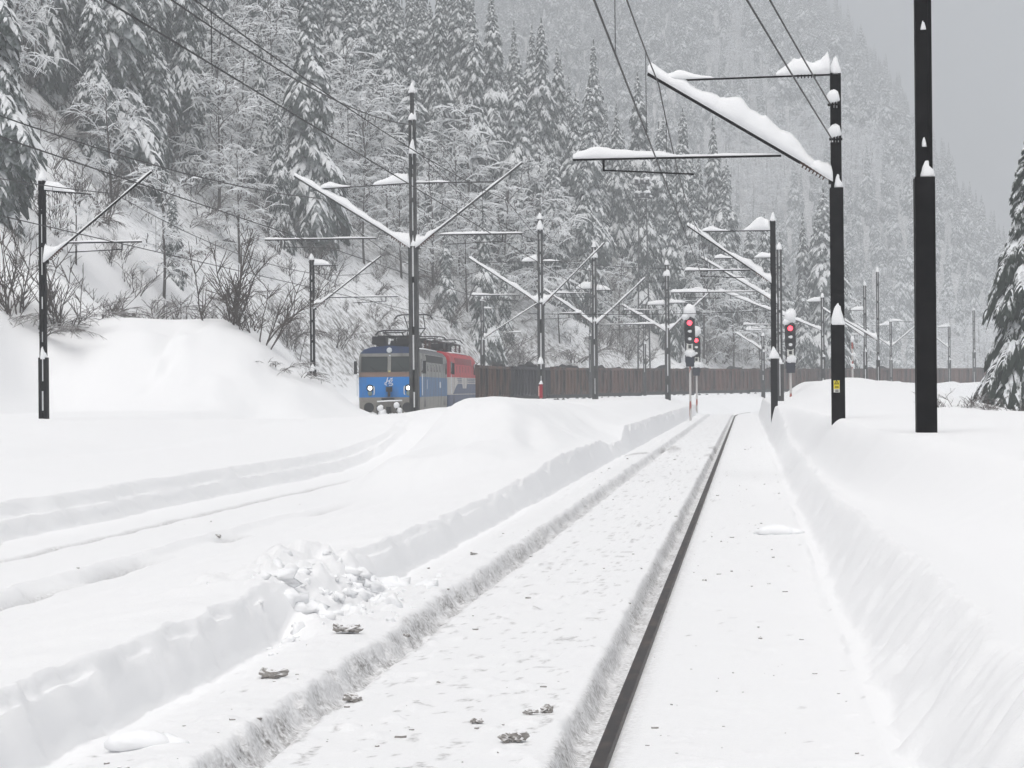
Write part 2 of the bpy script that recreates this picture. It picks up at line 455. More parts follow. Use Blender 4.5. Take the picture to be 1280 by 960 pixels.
    outer = 0.40 * (0.55 * sstep(0, 0.06, tl2) + 0.45 * sstep(0.16, 0.24, tl2 + 0.06 * vnoise(y * 2, 0 * y, 67))) + 0.47 * sstep(0.5, 8, tl2) + 0.09 * soft * sstep(0.4, 3, tl2) - 0.07 * sstep(3.2, 3.7, tl2) * (1 - sstep(3.9, 5.2, tl2))
    lo = np.where(t < -3.6, tr * sstep(-3.62, -3.9, t) + outer, 0)
    zn = np.where(t < -3.62, lo + near * (1 - sstep(-3.62, -3.9, t)), near)
    zn = zn + rub * sstep(-0.5, 0.1, tl) * (1 - sstep(0.6, 1.1, tl)) * 0.17 * np.maximum(fbm(x * 4.8, y * 3.6, 71, 4) + 0.05, 0)
    zfar_all = np.where(t < -6.0, lerp(far, 0.93 + 0.10 * soft, sstep(-6, -9, t)), far)
    left = lerp(zn, zfar_all, np.where(t < -8, sstep(-8, -12, t) * sstep(40, 70, y) + (1 - sstep(-8, -12, t)) * m, m))
    zl = np.where(tl > 0.0, left * np.where(tl < 0.6, wall, 1), z)
    zl = np.where((tl > -0.5) & (tl <= 0.6) & (rub > 0), np.maximum(zl, lerp(z, hl * slump, rub)), zl)
    z = np.where(tl > -0.5, zl, z)
    z = z + rub * sstep(-0.75, -0.35, tl) * (1 - sstep(0.5, 0.9, tl)) * 0.10 * np.abs(fbm(x * 7, y * 5, 73, 3))
    pil = 1 - sstep(0.35, 1.0, np.hypot((t + 4.0 + 0.10 * (y - 38)) / 1.5, (y - 38.5) / 4.2) + 0.10 * fbm(x * 0.8, y * 0.5, 74, 3))
    z = z + np.where(t < -2.0, pil * (0.34 + 0.10 * fbm(x * 1.0, y * 0.6, 75, 3)) * (1 - 0.6 * m), 0)
    # --- far off everything is deep snow but the strip of the main track
    # --- the train's own cutting in the snow
    zr = -0.2 + 0.0039 * np.maximum(ss, 0)
    cut = 1 - sstep(1.75 + 1.0 * (ss < 0), 3.0 + 1.6 * (ss < 0), np.abs(sd + 0.25 * vnoise(x * 0.4, y * 0.3, 81)))
    z = lerp(z, np.minimum(z, zr + 0.40 + 0.0155 * np.maximum(-ss, 0) + 0.03 * soft), cut * sstep(-60, -40, ss))
    # --- the ploughed heap, then the hill
    hx, hy = (x - MX), (y - MY)
    r = np.hypot((hx + 0.25 * hy) / np.where(hx > 0, 12.0, 7.5), hy / 13.0)
    heap = 3.9 * (1 - sstep(0.28, 1.0, r + 0.07 * fbm(x * 0.35, y * 0.25, 83, 3))) 
    slide = (1 - sstep(0.0, 1.1, np.abs(hx - 3.2 - 0.5 * vnoise(y * 0.6, x * 1.8, 84)))) * (1 - sstep(2, 6, np.abs(hy + 7.5)))
    z = z + heap * (1 + 0.05 * soft) - 0.55 * slide * sstep(0.3, 2.0, heap) * (0.6 + 0.6 * vnoise(x * 2.4, y * 0.5, 85))
    z = z + hill_z(x, y, sd, ss)
    return z

def hill_z(x, y, sd, ss):
    foot = 10.5 + 1.5 * vnoise(x * 0.06, y * 0.06, 91) + 6 * sstep(-20, -60, ss) + 280 * sstep(150, 235, ss)
    h = np.maximum(sd - foot, 0)
    k = lerp(0.72, 1.0, sstep(-50, 20, ss)); k = lerp(k, 0.92, sstep(40, 75, ss)); k = lerp(k, 0.72, sstep(75, 130, ss)); k = lerp(k, 0.60, sstep(130, 190, ss))
    az = np.arctan2((x - CAM[0]), np.maximum(y, 1)) + YAW
    cap = lerp(150, 270, sstep(-0.05, 0.05, az)); cap = lerp(cap, 22, sstep(0.085, 0.235, az))
    z = k * h + 1.8 * sstep(0, 7, h)
    z = z + (1.6 * fbm(x * 0.05, y * 0.05, 92, 4) + 0.7 * fbm(x * 0.22, y * 0.22, 95, 3)) * sstep(2, 25, h) * 2.0
    z = cap * (1 - np.exp(-np.maximum(z, 0) / cap * (1 + 0.35 * z / cap)))
    return np.where(sd > 0, z, 0)

# ------------------------------------------------------------------ the ground, one sheet per distance range
def grid_mesh(name, xs, ys, shift, material, zfun, extra=None, kind='structure'):
    T, Y = np.meshgrid(xs, ys)
    X = T + (cx(Y) if shift else 0)
    Z = zfun(X, Y)
    nx, ny = len(xs), len(ys)
    me = bpy.data.meshes.new(name)
    me.vertices.add(nx * ny)
    me.vertices.foreach_set('co', np.stack([X, Y, Z], -1).reshape(-1).astype(np.float32))
    i = np.arange((ny - 1) * (nx - 1)); r, c = i // (nx - 1), i % (nx - 1)
    a = r * nx + c
    q = np.stack([a, a + 1, a + nx + 1, a + nx], -1).reshape(-1).astype(np.int32)
    n = len(i)
    me.loops.add(4 * n); me.loops.foreach_set('vertex_index', q)
    me.polygons.add(n); me.polygons.foreach_set('loop_start', (np.arange(n) * 4).astype(np.int32))
    me.polygons.foreach_set('use_smooth', np.ones(n, dtype=bool))
    if extra:
        for key, fn in extra.items():
            at_ = me.attributes.new(key, 'FLOAT', 'POINT')
            at_.data.foreach_set('value', fn(X, Y, T).reshape(-1).astype(np.float32))
    me.materials.append(material)
    me.update(calc_edges=True)
    o = bpy.data.objects.new(name, me); COL.objects.link(o)
    return tag(o, kind=kind)

def dirt_fn(X, Y, t):
    el = 0.020 * vnoise(Y * 1.1, 0 * Y, 33) + 0.022 * vnoise(Y * 7.0, X * 14 + 3, 34) + 0.018 * vnoise(Y * 17.0, X * 30, 36)
    d = (0.40 + 0.25 * vnoise(X * 14, Y * 9, 98)) * (1 - 0.45 * sstep(18, 50, Y)) * sstep(-0.95, -0.86, t + el) * (1 - sstep(-0.70, -0.62, t + el))
    d = d + (0.36 + 0.2 * vnoise(X * 10, Y * 6, 96)) * sstep(0.50, 0.56, t) * (1 - sstep(0.72, 0.76, t)) + 0.15 * sstep(0.78, 0.80, t) * (1 - sstep(0.80, 0.90, t))
    d = d * (1 - sstep(80, 110, Y) * 0.5)
    e3 = 0.03 * vnoise(Y * 1.4, 0 * Y, 61) + 0.02 * vnoise(Y * 5, 0 * Y, 62)
    d = d + (1 - sstep(36, 42, Y)) * (0.62 * (1 - sstep(25, 33, Y)) * (1 - sstep(0.03, 0.12, np.abs(t + 4.27 + e3))) * sstep(-0.45, 0.0, vnoise(Y * 0.7, 0 * Y, 64)) + 0.48 * (1 - sstep(0.02, 0.10, np.abs(t + 5.76 + e3))))
    inside = (t > -1.55) & (t < 2.0)
    spots = sstep(0.56, 0.68, fbm(X * 15.0, Y * 9.0, 97, 3) + 0.20 * (np.abs(t + 0.1) < 0.55))
    d = d + 0.38 * spots * inside + 0.02 * inside
    far_mess = sstep(0.2, 0.5, fbm(X * 1.5, Y * 0.35, 99, 3)) * (np.abs(Y - 57) < 6) * (t < 0.6) * (t > -1.5)
    return np.clip(d + 0.4 * far_mess, 0, 1)

def rough_fn(X, Y, t):
    tl = -1.62 - t; te = t - 2.1
    r = np.full(t.shape, 0.16)
    r = np.where((t > -1.5) & (t < 2.05), 0.33, r)
    r = np.where((te > -0.05) & (te < 0.7), 0.30, r)
    r = np.where((tl > 0.2) & (t > -6.6) & (Y < 45), 0.34, r)
    return r

_ts = np.concatenate([np.arange(-70, -22, 1.0), np.arange(-22, -8, 0.22), np.arange(-8, -2.6, 0.042), np.arange(-2.6, -1.9, 0.03),
                      np.arange(-1.9, 0.52, 0.017), np.arange(0.52, 0.82, 0.012), np.arange(0.82, 2.0, 0.03), np.arange(2.0, 3.4, 0.022), np.arange(3.4, 6, 0.08),
                      np.arange(6, 20, 0.4), np.arange(20, 70.1, 2.0)])
_ys = [-12.0, -6, -2, 2, 5, 6.5, 7.4, 8.0]
while _ys[-1] < 135:
    _ys.append(_ys[-1] + min(max(_ys[-1] ** 2 / 3200.0, 0.026), 0.32 if _ys[-1] < 110 else 0.6))
NEAR_Y1 = _ys[-1]
grid_mesh('snowy_ground', _ts, np.array(_ys), True, M_GROUND, lambda x, y: ground_z(x, y, True), {'dirt': dirt_fn, 'rough': rough_fn})

def far_z(x, y):
    z = ground_z(x, y)
    t = x - cx(y)
    inside = sstep(0, 3, t + 69) * sstep(0, 3, 69 - t) * sstep(0, 3, NEAR_Y1 - 1 - y) * sstep(0, 3, y + 11)
    sd, ss = train_ds(x, y)
    return z - inside * 1.6
_hx = np.concatenate([np.arange(-420, -110, 10.0), np.arange(-110, 130, 1.6), np.arange(130, 900, 12.0)])
_hy = np.concatenate([np.arange(-60, 60, 8.0), np.arange(60, 330, 1.6), np.arange(330, 700, 4.0), np.arange(700, 1600, 12.0)])
_far_dirt = lambda X, Y, t: 0 * t
def brush_fn(X, Y, t):
    sd, ss = train_ds(X, Y)
    tl = lerp(27.0, 15.0, sstep(45, 95, ss)); tl = np.where(ss < -5, 17.0, tl)
    return 0.9 * sstep(0, 8, sd - tl + 4 * vnoise(X * 0.1, Y * 0.1, 202)) * sstep(2.0, 6.0, far_z(X, Y))
HILL_O = grid_mesh('hill', _hx, _hy, False, M_HILL, far_z, {'brush': brush_fn})

def hit(px, py, d0=20.0, d1=600.0):
    """First point of the ground met along the sight line through a photograph pixel."""
    ds = np.geomspace(d0, d1, 900)
    P = np.array([at(px, py, d) for d in ds])
    below = P[:, 2] < ground_z(P[:, 0], P[:, 1])
    k = int(np.argmax(below))
    return P[k] if below[k] else None

def gz(x, y):
    return float(ground_z(np.array([x]), np.array([y]))[0])
# ------------------------------------------------------------------ the train
def paint(name, c, rough=0.5, grime=(0.05, 0.048, 0.046), lo=0.52, hi=0.78):
    return mat(name, c, rough, noise=(grime, 1.3, lo, hi, (1, 1, 0.35)))
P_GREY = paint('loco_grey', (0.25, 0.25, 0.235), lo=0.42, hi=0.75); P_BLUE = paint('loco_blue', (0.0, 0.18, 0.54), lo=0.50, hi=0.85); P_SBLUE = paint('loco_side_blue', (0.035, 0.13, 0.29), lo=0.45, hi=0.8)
P_NAVY = paint('roof_navy', (0.014, 0.035, 0.10)); P_SKIRT = paint('skirt_grey', (0.26, 0.245, 0.22)); P_BROWN = paint('brown_stripe', (0.20, 0.13, 0.10))
P_RED = paint('loco_red', (0.42, 0.012, 0.022)); P_WHITE = paint('loco_white', (0.50, 0.48, 0.46)); P_SLATE = paint('loco_slate_blue', (0.05, 0.075, 0.15)); P_ROOFG = paint('roof_grey', (0.10, 0.10, 0.11))
P_DARKRED = paint('vent_red', (0.22, 0.008, 0.015))
M_GLASS = mat('cab_glass', (0.025, 0.032, 0.03), 0.12, spec=0.5)
M_DARK = mat('undergear_black', (0.016, 0.016, 0.017), 0.6)
M_LAMP = mat('headlight', (0.9, 0.9, 0.85), 0.2, emit=((1.0, 0.98, 0.95), 2.5))
M_LAMPOFF = mat('tail_lamp', (0.16, 0.22, 0.20), 0.2)
M_CHROME = mat('pale_trim', (0.62, 0.65, 0.68), 0.4)

def cross_section(W):
    h = W / 2
    # (x, z) from the lower edge up one side over the roof and down the other
    side = [(h - 0.10, 0.75), (h - 0.02, 1.0), (h, 1.52), (h, 2.47), (h, 2.53), (h, 2.70), (h - 0.015, 3.42), (h - 0.06, 3.58), (h - 0.24, 3.76), (h - 0.62, 3.88), (0.0, 3.94)]
    return side

def loco(i, label, side_mats, front_mats, roof_mat, skirt, vents, kind_front=True):
    (p, hw, L, zr) = TRAIN[i]
    W = 2.95
    root = thing('locomotive', label, 'locomotive', (p[0], p[1], zr), -hw)
    sec = cross_section(W)
    full = [(x, z) for x, z in sec] + [(-x, z) for x, z in sec[-2::-1]]
    n = len(full)
    ys = [0.55, 0.72, 1.0, L - 1.0, L - 0.72, L - 0.55]
    inset = [0.10, 0.03, 0.0, 0.0, 0.03, 0.10]
    rake = lambda z: 0.22 * max(0, z - 2.5) / 1.3
    mats_ = [skirt, side_mats[0], side_mats[1], side_mats[2], roof_mat, front_mats[0], front_mats[1], front_mats[2], front_mats[3]]
    mb = MB(); vs = []
    for k, (y, q) in enumerate(zip(ys, inset)):
        for (x, z) in full:
            r_ = rake(z) * (1 - abs(k - 0) / 2) if k < 2 else (-rake(z) * (1 - (5 - k) / 2) if k > 3 else 0)
            vs.append((x * (1 - q / (W / 2)), y + r_, z - (0.05 * q if z > 3.5 else 0)))
    mb.v.append(np.array(vs)); mb.n = len(vs)
    def zmat(zm, front):
        if zm < 1.5: return 0
        if zm < 2.47: return 5 if front else 1
        if zm < 2.70: return 6 if front else 2
        if zm < 3.60: return 7 if front else 3
        return 8 if front else 4
    for k in range(len(ys) - 1):
        for j in range(n - 1):
            zm = (full[j][1] + full[j + 1][1]) / 2
            mb.f.append((k*n+j, (k+1)*n+j, (k+1)*n+j+1, k*n+j+1)); mb.m.append(zmat(zm, k in (0, 4)))
        mb.f.append((k*n, k*n+n-1, (k+1)*n+n-1, (k+1)*n)); mb.m.append(0)
    for k in (0, len(ys) - 1):
        for j in range(len(sec) - 1):
            a, b = k*n + j, k*n + j + 1
            c, d = k*n + n - 2 - j, k*n + n - 1 - j
            zm = (sec[j][1] + sec[j + 1][1]) / 2
            mb.f.append((a, b, c, d) if k == 0 else (d, c, b, a)); mb.m.append(zmat(zm, True))
    body = mb.build('body', mats_, root)
    yf = lambda z: 0.55 + rake(z)
    h = W / 2
    # windscreens
    for sx, (a, b) in ((-1, (-1.27, -0.13)), (1, (0.13, 1.27))):
        g = MB(); z0, z1 = 2.76, 3.38
        g.add([(a, yf(z0) - 0.012, z0), (b, yf(z0) - 0.012, z0), (b, yf(z1) - 0.012, z1), (a, yf(z1) - 0.012, z1),
               (a, yf(z0) + 0.05, z0), (b, yf(z0) + 0.05, z0), (b, yf(z1) + 0.05, z1), (a, yf(z1) + 0.05, z1)],
              [(0, 1, 2, 3), (7, 6, 5, 4), (0, 4, 5, 1), (1, 5, 6, 2), (2, 6, 7, 3), (3, 7, 4, 0)])
        wn_ = g.build('windscreen', M_GLASS, root)
        f = MB(); e = 0.045
        for (x0, x1, q0, q1) in ((a - e, b + e, z0 - e, z0), (a - e, b + e, z1, z1 + e)):
            f.add([(x0, yf(q0) - 0.03, q0), (x1, yf(q0) - 0.03, q0), (x1, yf(q1) - 0.03, q1), (x0, yf(q1) - 0.03, q1), (x0, yf(q0) + 0.03, q0), (x1, yf(q0) + 0.03, q0), (x1, yf(q1) + 0.03, q1), (x0, yf(q1) + 0.03, q1)],
                  [(0, 1, 2, 3), (7, 6, 5, 4), (0, 4, 5, 1), (1, 5, 6, 2), (2, 6, 7, 3), (3, 7, 4, 0)])
        for (x0, x1) in ((a - e, a), (b, b + e)):
            q0, q1 = z0, z1
            f.add([(x0, yf(q0) - 0.03, q0), (x1, yf(q0) - 0.03, q0), (x1, yf(q1) - 0.03, q1), (x0, yf(q1) - 0.03, q1), (x0, yf(q0) + 0.03, q0), (x1, yf(q0) + 0.03, q0), (x1, yf(q1) + 0.03, q1), (x0, yf(q1) + 0.03, q1)],
                  [(0, 1, 2, 3), (7, 6, 5, 4), (0, 4, 5, 1), (1, 5, 6, 2), (2, 6, 7, 3), (3, 7, 4, 0)])
        f.build('frame', M_DARK, wn_)
        wp = MB().tube([((a + b) / 2 + 0.1, yf(z0) - 0.05, z0 - 0.06), (a + 0.30, yf(3.1) - 0.05, 3.06)], 0.014, 4); wp.build('wiper', M_DARK, wn_)
    # lamps
    for sx in (-1, 1):
        hl_ = MB().lathe((sx * 0.90, 0.53, 1.95), [(0.0, -0.05), (0.085, -0.04), (0.10, 0.0), (0.10, 0.06)], 14, axis='y').build('headlight', M_LAMP, root)
        bz = MB().lathe((sx * 0.90, 0.545, 1.95), [(0.15, -0.03), (0.17, -0.01), (0.17, 0.05)], 14, axis='y').build('bezel', M_DARK, hl_)
        tl_ = MB().lathe((sx * 0.90, 0.53, 1.70), [(0.0, -0.05), (0.08, -0.04), (0.11, 0.0), (0.11, 0.06)], 14, axis='y').build('tail_lamp', M_LAMPOFF, root)
        tm = MB(); q = [(sx * (0.90 - 0.17 + 0.0), 0.52, 2.05), (sx * (0.90 - 0.20), 0.52, 1.95), (sx * (0.90 - 0.20), 0.52, 1.72), (sx * (0.90 - 0.17), 0.52, 1.64)]
        tm.tube(q, 0.028, 5); tm.build('lamp_trim', M_CHROME, root)
        # buffers
        bf = MB().lathe((sx * 0.90, 0, 1.05), [(0.0, -0.03), (0.20, -0.02), (0.235, 0.02), (0.235, 0.06), (0.09, 0.09), (0.09, 0.30), (0.14, 0.31), (0.14, 0.62)], 18, axis='y').build('buffer', M_DARK, root)
        # mirrors and grab rails
        MB().tube([(sx * (h + 0.06), 0.75, 1.6), (sx * (h + 0.06), 0.75, 2.6)], 0.018, 5).build('handrail', M_CHROME, root)
        mr = MB().box((sx * (h + 0.15) - 0.07, 0.86, 2.62), (sx * (h + 0.15) + 0.07, 0.96, 3.22)); mr.tube([(sx * h, 0.91, 2.7), (sx * (h + 0.1), 0.91, 2.7)], 0.02, 4); mr.build('mirror', M_DARK, root)
    MB().lathe((0.0, yf(3.7) - 0.06, 3.72), [(0.0, -0.05), (0.10, -0.04), (0.13, 0.0), (0.13, 0.12)], 12, axis='y').build('top_lamp', M_CHROME, root)
    MB().box((-0.02, yf(3.45) - 0.02, 3.44), (0.06, yf(3.45) + 0.02, 3.50)).build('cab_label', M_CHROME, root)
    MB().box((-0.03, yf(2.75) - 0.02, 2.69), (0.05, yf(2.75) + 0.02, 2.77)).build('gauge_lamp', mat('lamp_amber', (0.6, 0.55, 0.2), 0.4), root)
    cb = MB().box((-0.14, 0.40, 1.78), (0.14, 0.56, 2.0)); cb.box((-0.05, 0.38, 1.55), (0.05, 0.50, 1.78)); cb.build('cable_socket', M_DARK, root)
    # buffer beam, coupling, hoses and the plough caked with snow
    MB().box((-1.30, 0.42, 0.80), (1.30, 0.60, 1.30)).build('buffer_beam', P_SKIRT, root)
    MB().box((-1.2, 0.30, 0.30), (1.2, 0.50, 0.74)).build('plough', M_DARK, root)
    cp = MB().box((-0.10, 0.15, 0.78), (0.10, 0.50, 1.08)); cp.tube([(0, 0.12, 1.0), (0, 0.06, 0.75), (0.02, 0.10, 0.55)], 0.05, 6); cp.build('coupling', M_DARK, root)
    for x in (-0.55, -0.42, 0.38, 0.52):
        MB().tube([(x, 0.40, 1.12), (x, 0.22, 1.0), (x + 0.03, 0.20, 0.72), (x - 0.02, 0.24, 0.58)], 0.035, 6).build('brake_hose', M_DARK, root)
    sn = MB(); sn.ridge([(-0.55, 0.36, 1.30), (0.0, 0.34, 1.33), (0.62, 0.36, 1.34)], 0.07, 0.06)
    for q, (x, z, r_) in enumerate(((-0.40, 1.0, 0.16), (-0.30, 0.75, 0.2), (-0.05, 0.72, 0.15), (0.36, 1.14, 0.15), (0.5, 0.9, 0.14), (-0.8, 0.55, 0.3), (0.2, 0.52, 0.28), (0.9, 0.5, 0.28))):
        sn.blob((x, 0.27, z), (r_, 0.12, r_), q, 0.25)
    sn.build('packed_snow', M_SNOW, root, smooth=True)
    # step plate with the running number, unreadable at this size
    MB().box((-0.35, 0.395, 1.36), (0.25, 0.41, 1.48)).build('number_plate', M_DARK, root)
    # side: vents, windows, door
    for sx in (-1, 1):
        xo = sx * (h + 0.004)
        v = MB()
        for k in range(14):
            y0 = 3.3 + k * (L - 6.6) / 14
            v.box((min(xo, xo - sx * 0.05), y0, 3.18), (max(xo, xo - sx * 0.05), y0 + (L - 6.6) / 14 - 0.10, 3.52))
        tag(v.build('roof_vent', vents, root), kind='stuff')
        for k in range(5):
            y0 = 3.9 + k * (L - 7.6) / 5
            MB().box((min(xo, xo - sx * 0.05), y0, 2.74), (max(xo, xo - sx * 0.05), y0 + 0.42, 3.10)).build('side_window', vents if vents is not M_DARK else M_GLASS, root)
        for y0 in (1.15, L - 1.95):
            MB().box((min(xo, xo - sx * 0.05), y0, 2.66), (max(xo, xo - sx * 0.05), y0 + 0.8, 3.30)).build('cab_side_window', M_GLASS, root)
        for y0 in (2.2, L - 2.9):
            dr = MB().box((min(xo, xo - sx * 0.03), y0, 1.05), (max(xo, xo - sx * 0.03), y0 + 0.04, 3.2)); dr.box((min(xo, xo - sx * 0.03), y0 + 0.64, 1.05), (max(xo, xo - sx * 0.03), y0 + 0.68, 3.2)); dr.build('door_seam', M_DARK, root)
    for y0 in (1.9, L - 5.6):
        b = MB()
        b.box((-1.15, y0, 0.42), (1.15, y0 + 3.7, 0.78))
        bg = b.build('bogie', M_DARK, root)
        for dy in (0.55, 3.15):
            for sx in (-1, 1):
                MB().lathe((sx * 0.76, y0 + dy, 0.60), [(0.0, -0.07), (0.60, -0.07), (0.63, -0.02), (0.60, 0.06), (0.0, 0.07)], 16, axis='x').build('wheel', M_DARK, bg)
    # roof gear
    rb = MB()
    rb.box((-0.75, 2.0, 3.95), (0.75, 4.0, 4.02)); rb.box((-0.95, 1.9, 4.02), (-0.3, 2.9, 4.40)); rb.box((0.2, 2.2, 4.02), (0.95, 3.2, 4.32))
    rb.build('roof_box', M_DARK, root)
    def pantograph(yc, up, sgn):
        pf = MB()
        for x in (-0.7, 0.7): pf.tube([(x, yc - 1.2, 4.42), (x, yc + 1.2, 4.42)], 0.035, 5)
        for y in (yc - 1.2, yc + 1.2): pf.tube([(-0.75, y, 4.42), (0.75, y, 4.42)], 0.035, 5)
        po = pf.build('pantograph', M_DARK, root)
        for x in (-0.7, 0.7):
            for y in (yc - 1.1, yc + 1.1):
                iq = MB()
                for k in range(4): iq.tube([(x, y, 4.0 + 0.1 * k), (x, y, 4.05 + 0.1 * k)], 0.085, 8)
                iq.tube([(x, y, 3.92), (x, y, 4.42)], 0.04, 6); iq.build('insulator', M_INSUL, po)
        zt = 5.55 - zr if up else 4.72
        zk = lerp(4.45, zt, 0.48) if up else 4.58
        yk = yc - sgn * (1.5 if up else 1.5); yt = yc
        arm = MB()
        for x in (-0.45, 0.45):
            arm.tube([(x * 0.6, yc + sgn * 0.9, 4.45), (x, yk, zk)], 0.035, 5); arm.tube([(x, yk, zk), (x * 1.1, yt, zt - 0.06)], 0.028, 5)
        arm.tube([(-0.45, yk, zk), (0.45, yk, zk)], 0.03, 5)
        arm.build('linkage', M_DARK, po)
        hd_ = MB()
        for dy in (-0.16, 0.16):
            hd_.tube([(-0.98, yt + dy, zt - 0.22), (-0.85, yt + dy, zt - 0.06), (-0.6, yt + dy, zt), (0.6, yt + dy, zt), (0.85, yt + dy, zt - 0.06), (0.98, yt + dy, zt - 0.22)], 0.03, 5)
        hd_.build('collector_head', M_DARK, po)
    pantograph(3.6, False, 1)
    pantograph(L - 3.6, i == 0, -1)
    gear = MB(); rs = np.random.RandomState(i + 3)
    for k in range(12):
        y = 5.2 + k * (L - 10.4) / 11
        x = 0.75 * (rs.rand() - 0.5) * 2
        for q in range(3): gear.tube([(x, y, 3.95 + 0.13 * q), (x, y, 4.01 + 0.13 * q)], 0.10, 7)
        gear.tube([(x, y, 3.9), (x, y, 4.42)], 0.045, 6)
    gear.tube([(0.3, 4.5, 4.44), (0.3, L - 4.5, 4.46)], 0.035, 5); gear.tube([(-0.5, 4.5, 4.40), (-0.5, L - 4.5, 4.42)], 0.03, 5)
    gear.box((-0.6, L / 2 - 1.2, 3.95), (0.7, L / 2 + 0.6, 4.30)); gear.box((-0.9, L / 2 + 1.2, 3.9), (0.4, L / 2 + 2.4, 4.25))
    gear.build('busbar_gear', M_DARK, root)
    hn_ = MB()
    for x in (-0.74, -0.52): hn_.lathe((x, yf(3.9) + 0.15, 4.10), [(0.10, -0.16), (0.07, -0.05), (0.03, 0.05), (0.03, 0.25)], 9, axis='y')
    hn_.tube([(-0.63, yf(3.9) + 0.3, 3.85), (-0.63, yf(3.9) + 0.3, 4.1)], 0.03, 5); hn_.tube([(-0.76, yf(3.9) + 0.3, 4.08), (-0.5, yf(3.9) + 0.3, 4.08)], 0.03, 5)
    hn_.build('horn', M_DARK, root)
    rs2 = MB(); rs2.ridge([(0.9, 5.5, 3.84), (0.85, L / 2, 3.86), (0.9, L - 3, 3.84)], 0.25, 0.07); rs2.build('roof_snow', M_SNOW, root, smooth=True)
    return root, body

blue_loco, _bb = loco(0, 'blue and grey electric locomotive with two lit headlights leading the train', (P_SBLUE, P_GREY, P_GREY), (P_BLUE, P_BROWN, P_GREY, P_NAVY), P_ROOFG, P_SKIRT, M_DARK)
red_loco, _rb = loco(1, 'red, white and dark blue locomotive coupled behind the blue one', (P_WHITE, P_RED, P_RED), (P_WHITE, P_RED, P_RED, P_RED), P_RED, P_SLATE, P_DARKRED)

# the white emblem on the blue nose: two slanting letters in a ring of strokes
def emblem(root):
    mb = MB(); y = 0.50; cz = 2.26
    S = lambda pts: mb.tube([(a * 0.62, y, cz + b * 0.62) for a, b in pts], 0.020, 5)
    S([(-0.22, -0.14), (-0.10, 0.30)]); S([(-0.02, -0.20), (0.07, 0.14)]); S([(-0.20, 0.02), (0.03, 0.04)])
    S([(0.06, 0.10), (0.27, 0.12), (0.08, -0.16), (0.28, -0.15)]); S([(0.10, 0.24), (0.17, 0.18), (0.26, 0.26)])
    S([(-0.28, -0.06), (-0.32, -0.20), (-0.18, -0.28)]); S([(0.0, -0.30), (0.18, -0.30), (0.30, -0.22)])
    mb.build('emblem', mat('emblem_white', (0.75, 0.80, 0.85), 0.4), root)
emblem(blue_loco)
# livery of the red locomotive: slate lower side with pale stripes sweeping up
def livery(root, L, W):
    x = W / 2 + 0.012
    for sx in (-1, 1):
        sl = MB()
        prof = [(2.2, 1.56), (L - 1.1, 1.56), (L - 1.1, 2.12), (9.6, 2.12), (9.2, 1.86), (7.2, 1.86), (6.8, 2.12), (4.6, 2.12), (3.6, 1.95), (2.8, 1.72)]
        vs = [(sx * x, a, b) for a, b in prof] + [(sx * (x - 0.02), a, b) for a, b in prof]
        n = len(prof)
        sl.add(vs, [tuple(range(n)) if sx < 0 else tuple(range(n - 1, -1, -1))] + [(k, (k + 1) % n, n + (k + 1) % n, n + k) for k in range(n)])
        sl.build('slate_panel', P_SLATE, root)
        for k in range(3):
            for (y0, y1) in ((4.4, 6.7), (9.7, L - 1.4)):
                MB().box((min(sx * x, sx * (x - .02)), y0 - 0.2 * k + 0.3, 2.20 + 0.09 * k), (max(sx * x, sx * (x - .02)), y1, 2.245 + 0.09 * k)).build('stripe', P_SLATE, root)
livery(red_loco, 15.5, 2.95)
MB().box((1.475 - 0.02, 10.2, 1.95), (1.482, 10.8, 2.25)).build('crest', M_CHROME, blue_loco)
MB().box((1.475 - 0.02, 3.6, 1.9), (1.482, 3.75, 2.35)).build('data_panel', M_CHROME, blue_loco)

# ------------------------------------------------------------------ open wagons
W_COL = [((0.11, 0.058, 0.038), (0.012, 0.010, 0.010)), ((0.030, 0.028, 0.036), (0.008, 0.008, 0.010)), ((0.13, 0.068, 0.045), (0.014, 0.011, 0.010)), ((0.12, 0.060, 0.044), (0.022, 0.016, 0.015)),
         ((0.095, 0.048, 0.036), (0.02, 0.015, 0.014)), ((0.12, 0.056, 0.042), (0.025, 0.018, 0.017))]
M_WAG = [mat('wagon_rust_paint', a, 0.75, noise=(b, 1.6, 0.42, 0.62, (1.0, 1.0, 0.22))) for a, b in W_COL]
M_LOAD = mat('coal_load', (0.012, 0.012, 0.013), 0.8)
WAG_LABEL = ['dark rust wagon coupled straight behind the red locomotive', 'almost black wagon, second behind the red locomotive', 'brown streaked wagon, third, behind the mast with the red marker',
             'brown wagon, fourth, between the wide V mast and the next mast', 'rust-brown wagon, fifth, behind the mast before the paired signals', 'rust-brown wagon, sixth, just past the paired red signals',
             'faded wagon, seventh, before the dark mast row', 'faded wagon, eighth, at the single red signal', 'hazy wagon, ninth, behind the black warning-plate mast', 'hazy wagon, tenth, between the two black masts',
             'hazy wagon, eleventh, behind the nearest black mast', 'farthest wagon in view, vanishing behind the shrubs', 'wagon hidden in fog behind the dark fir', 'last foggy wagon behind the dark fir']
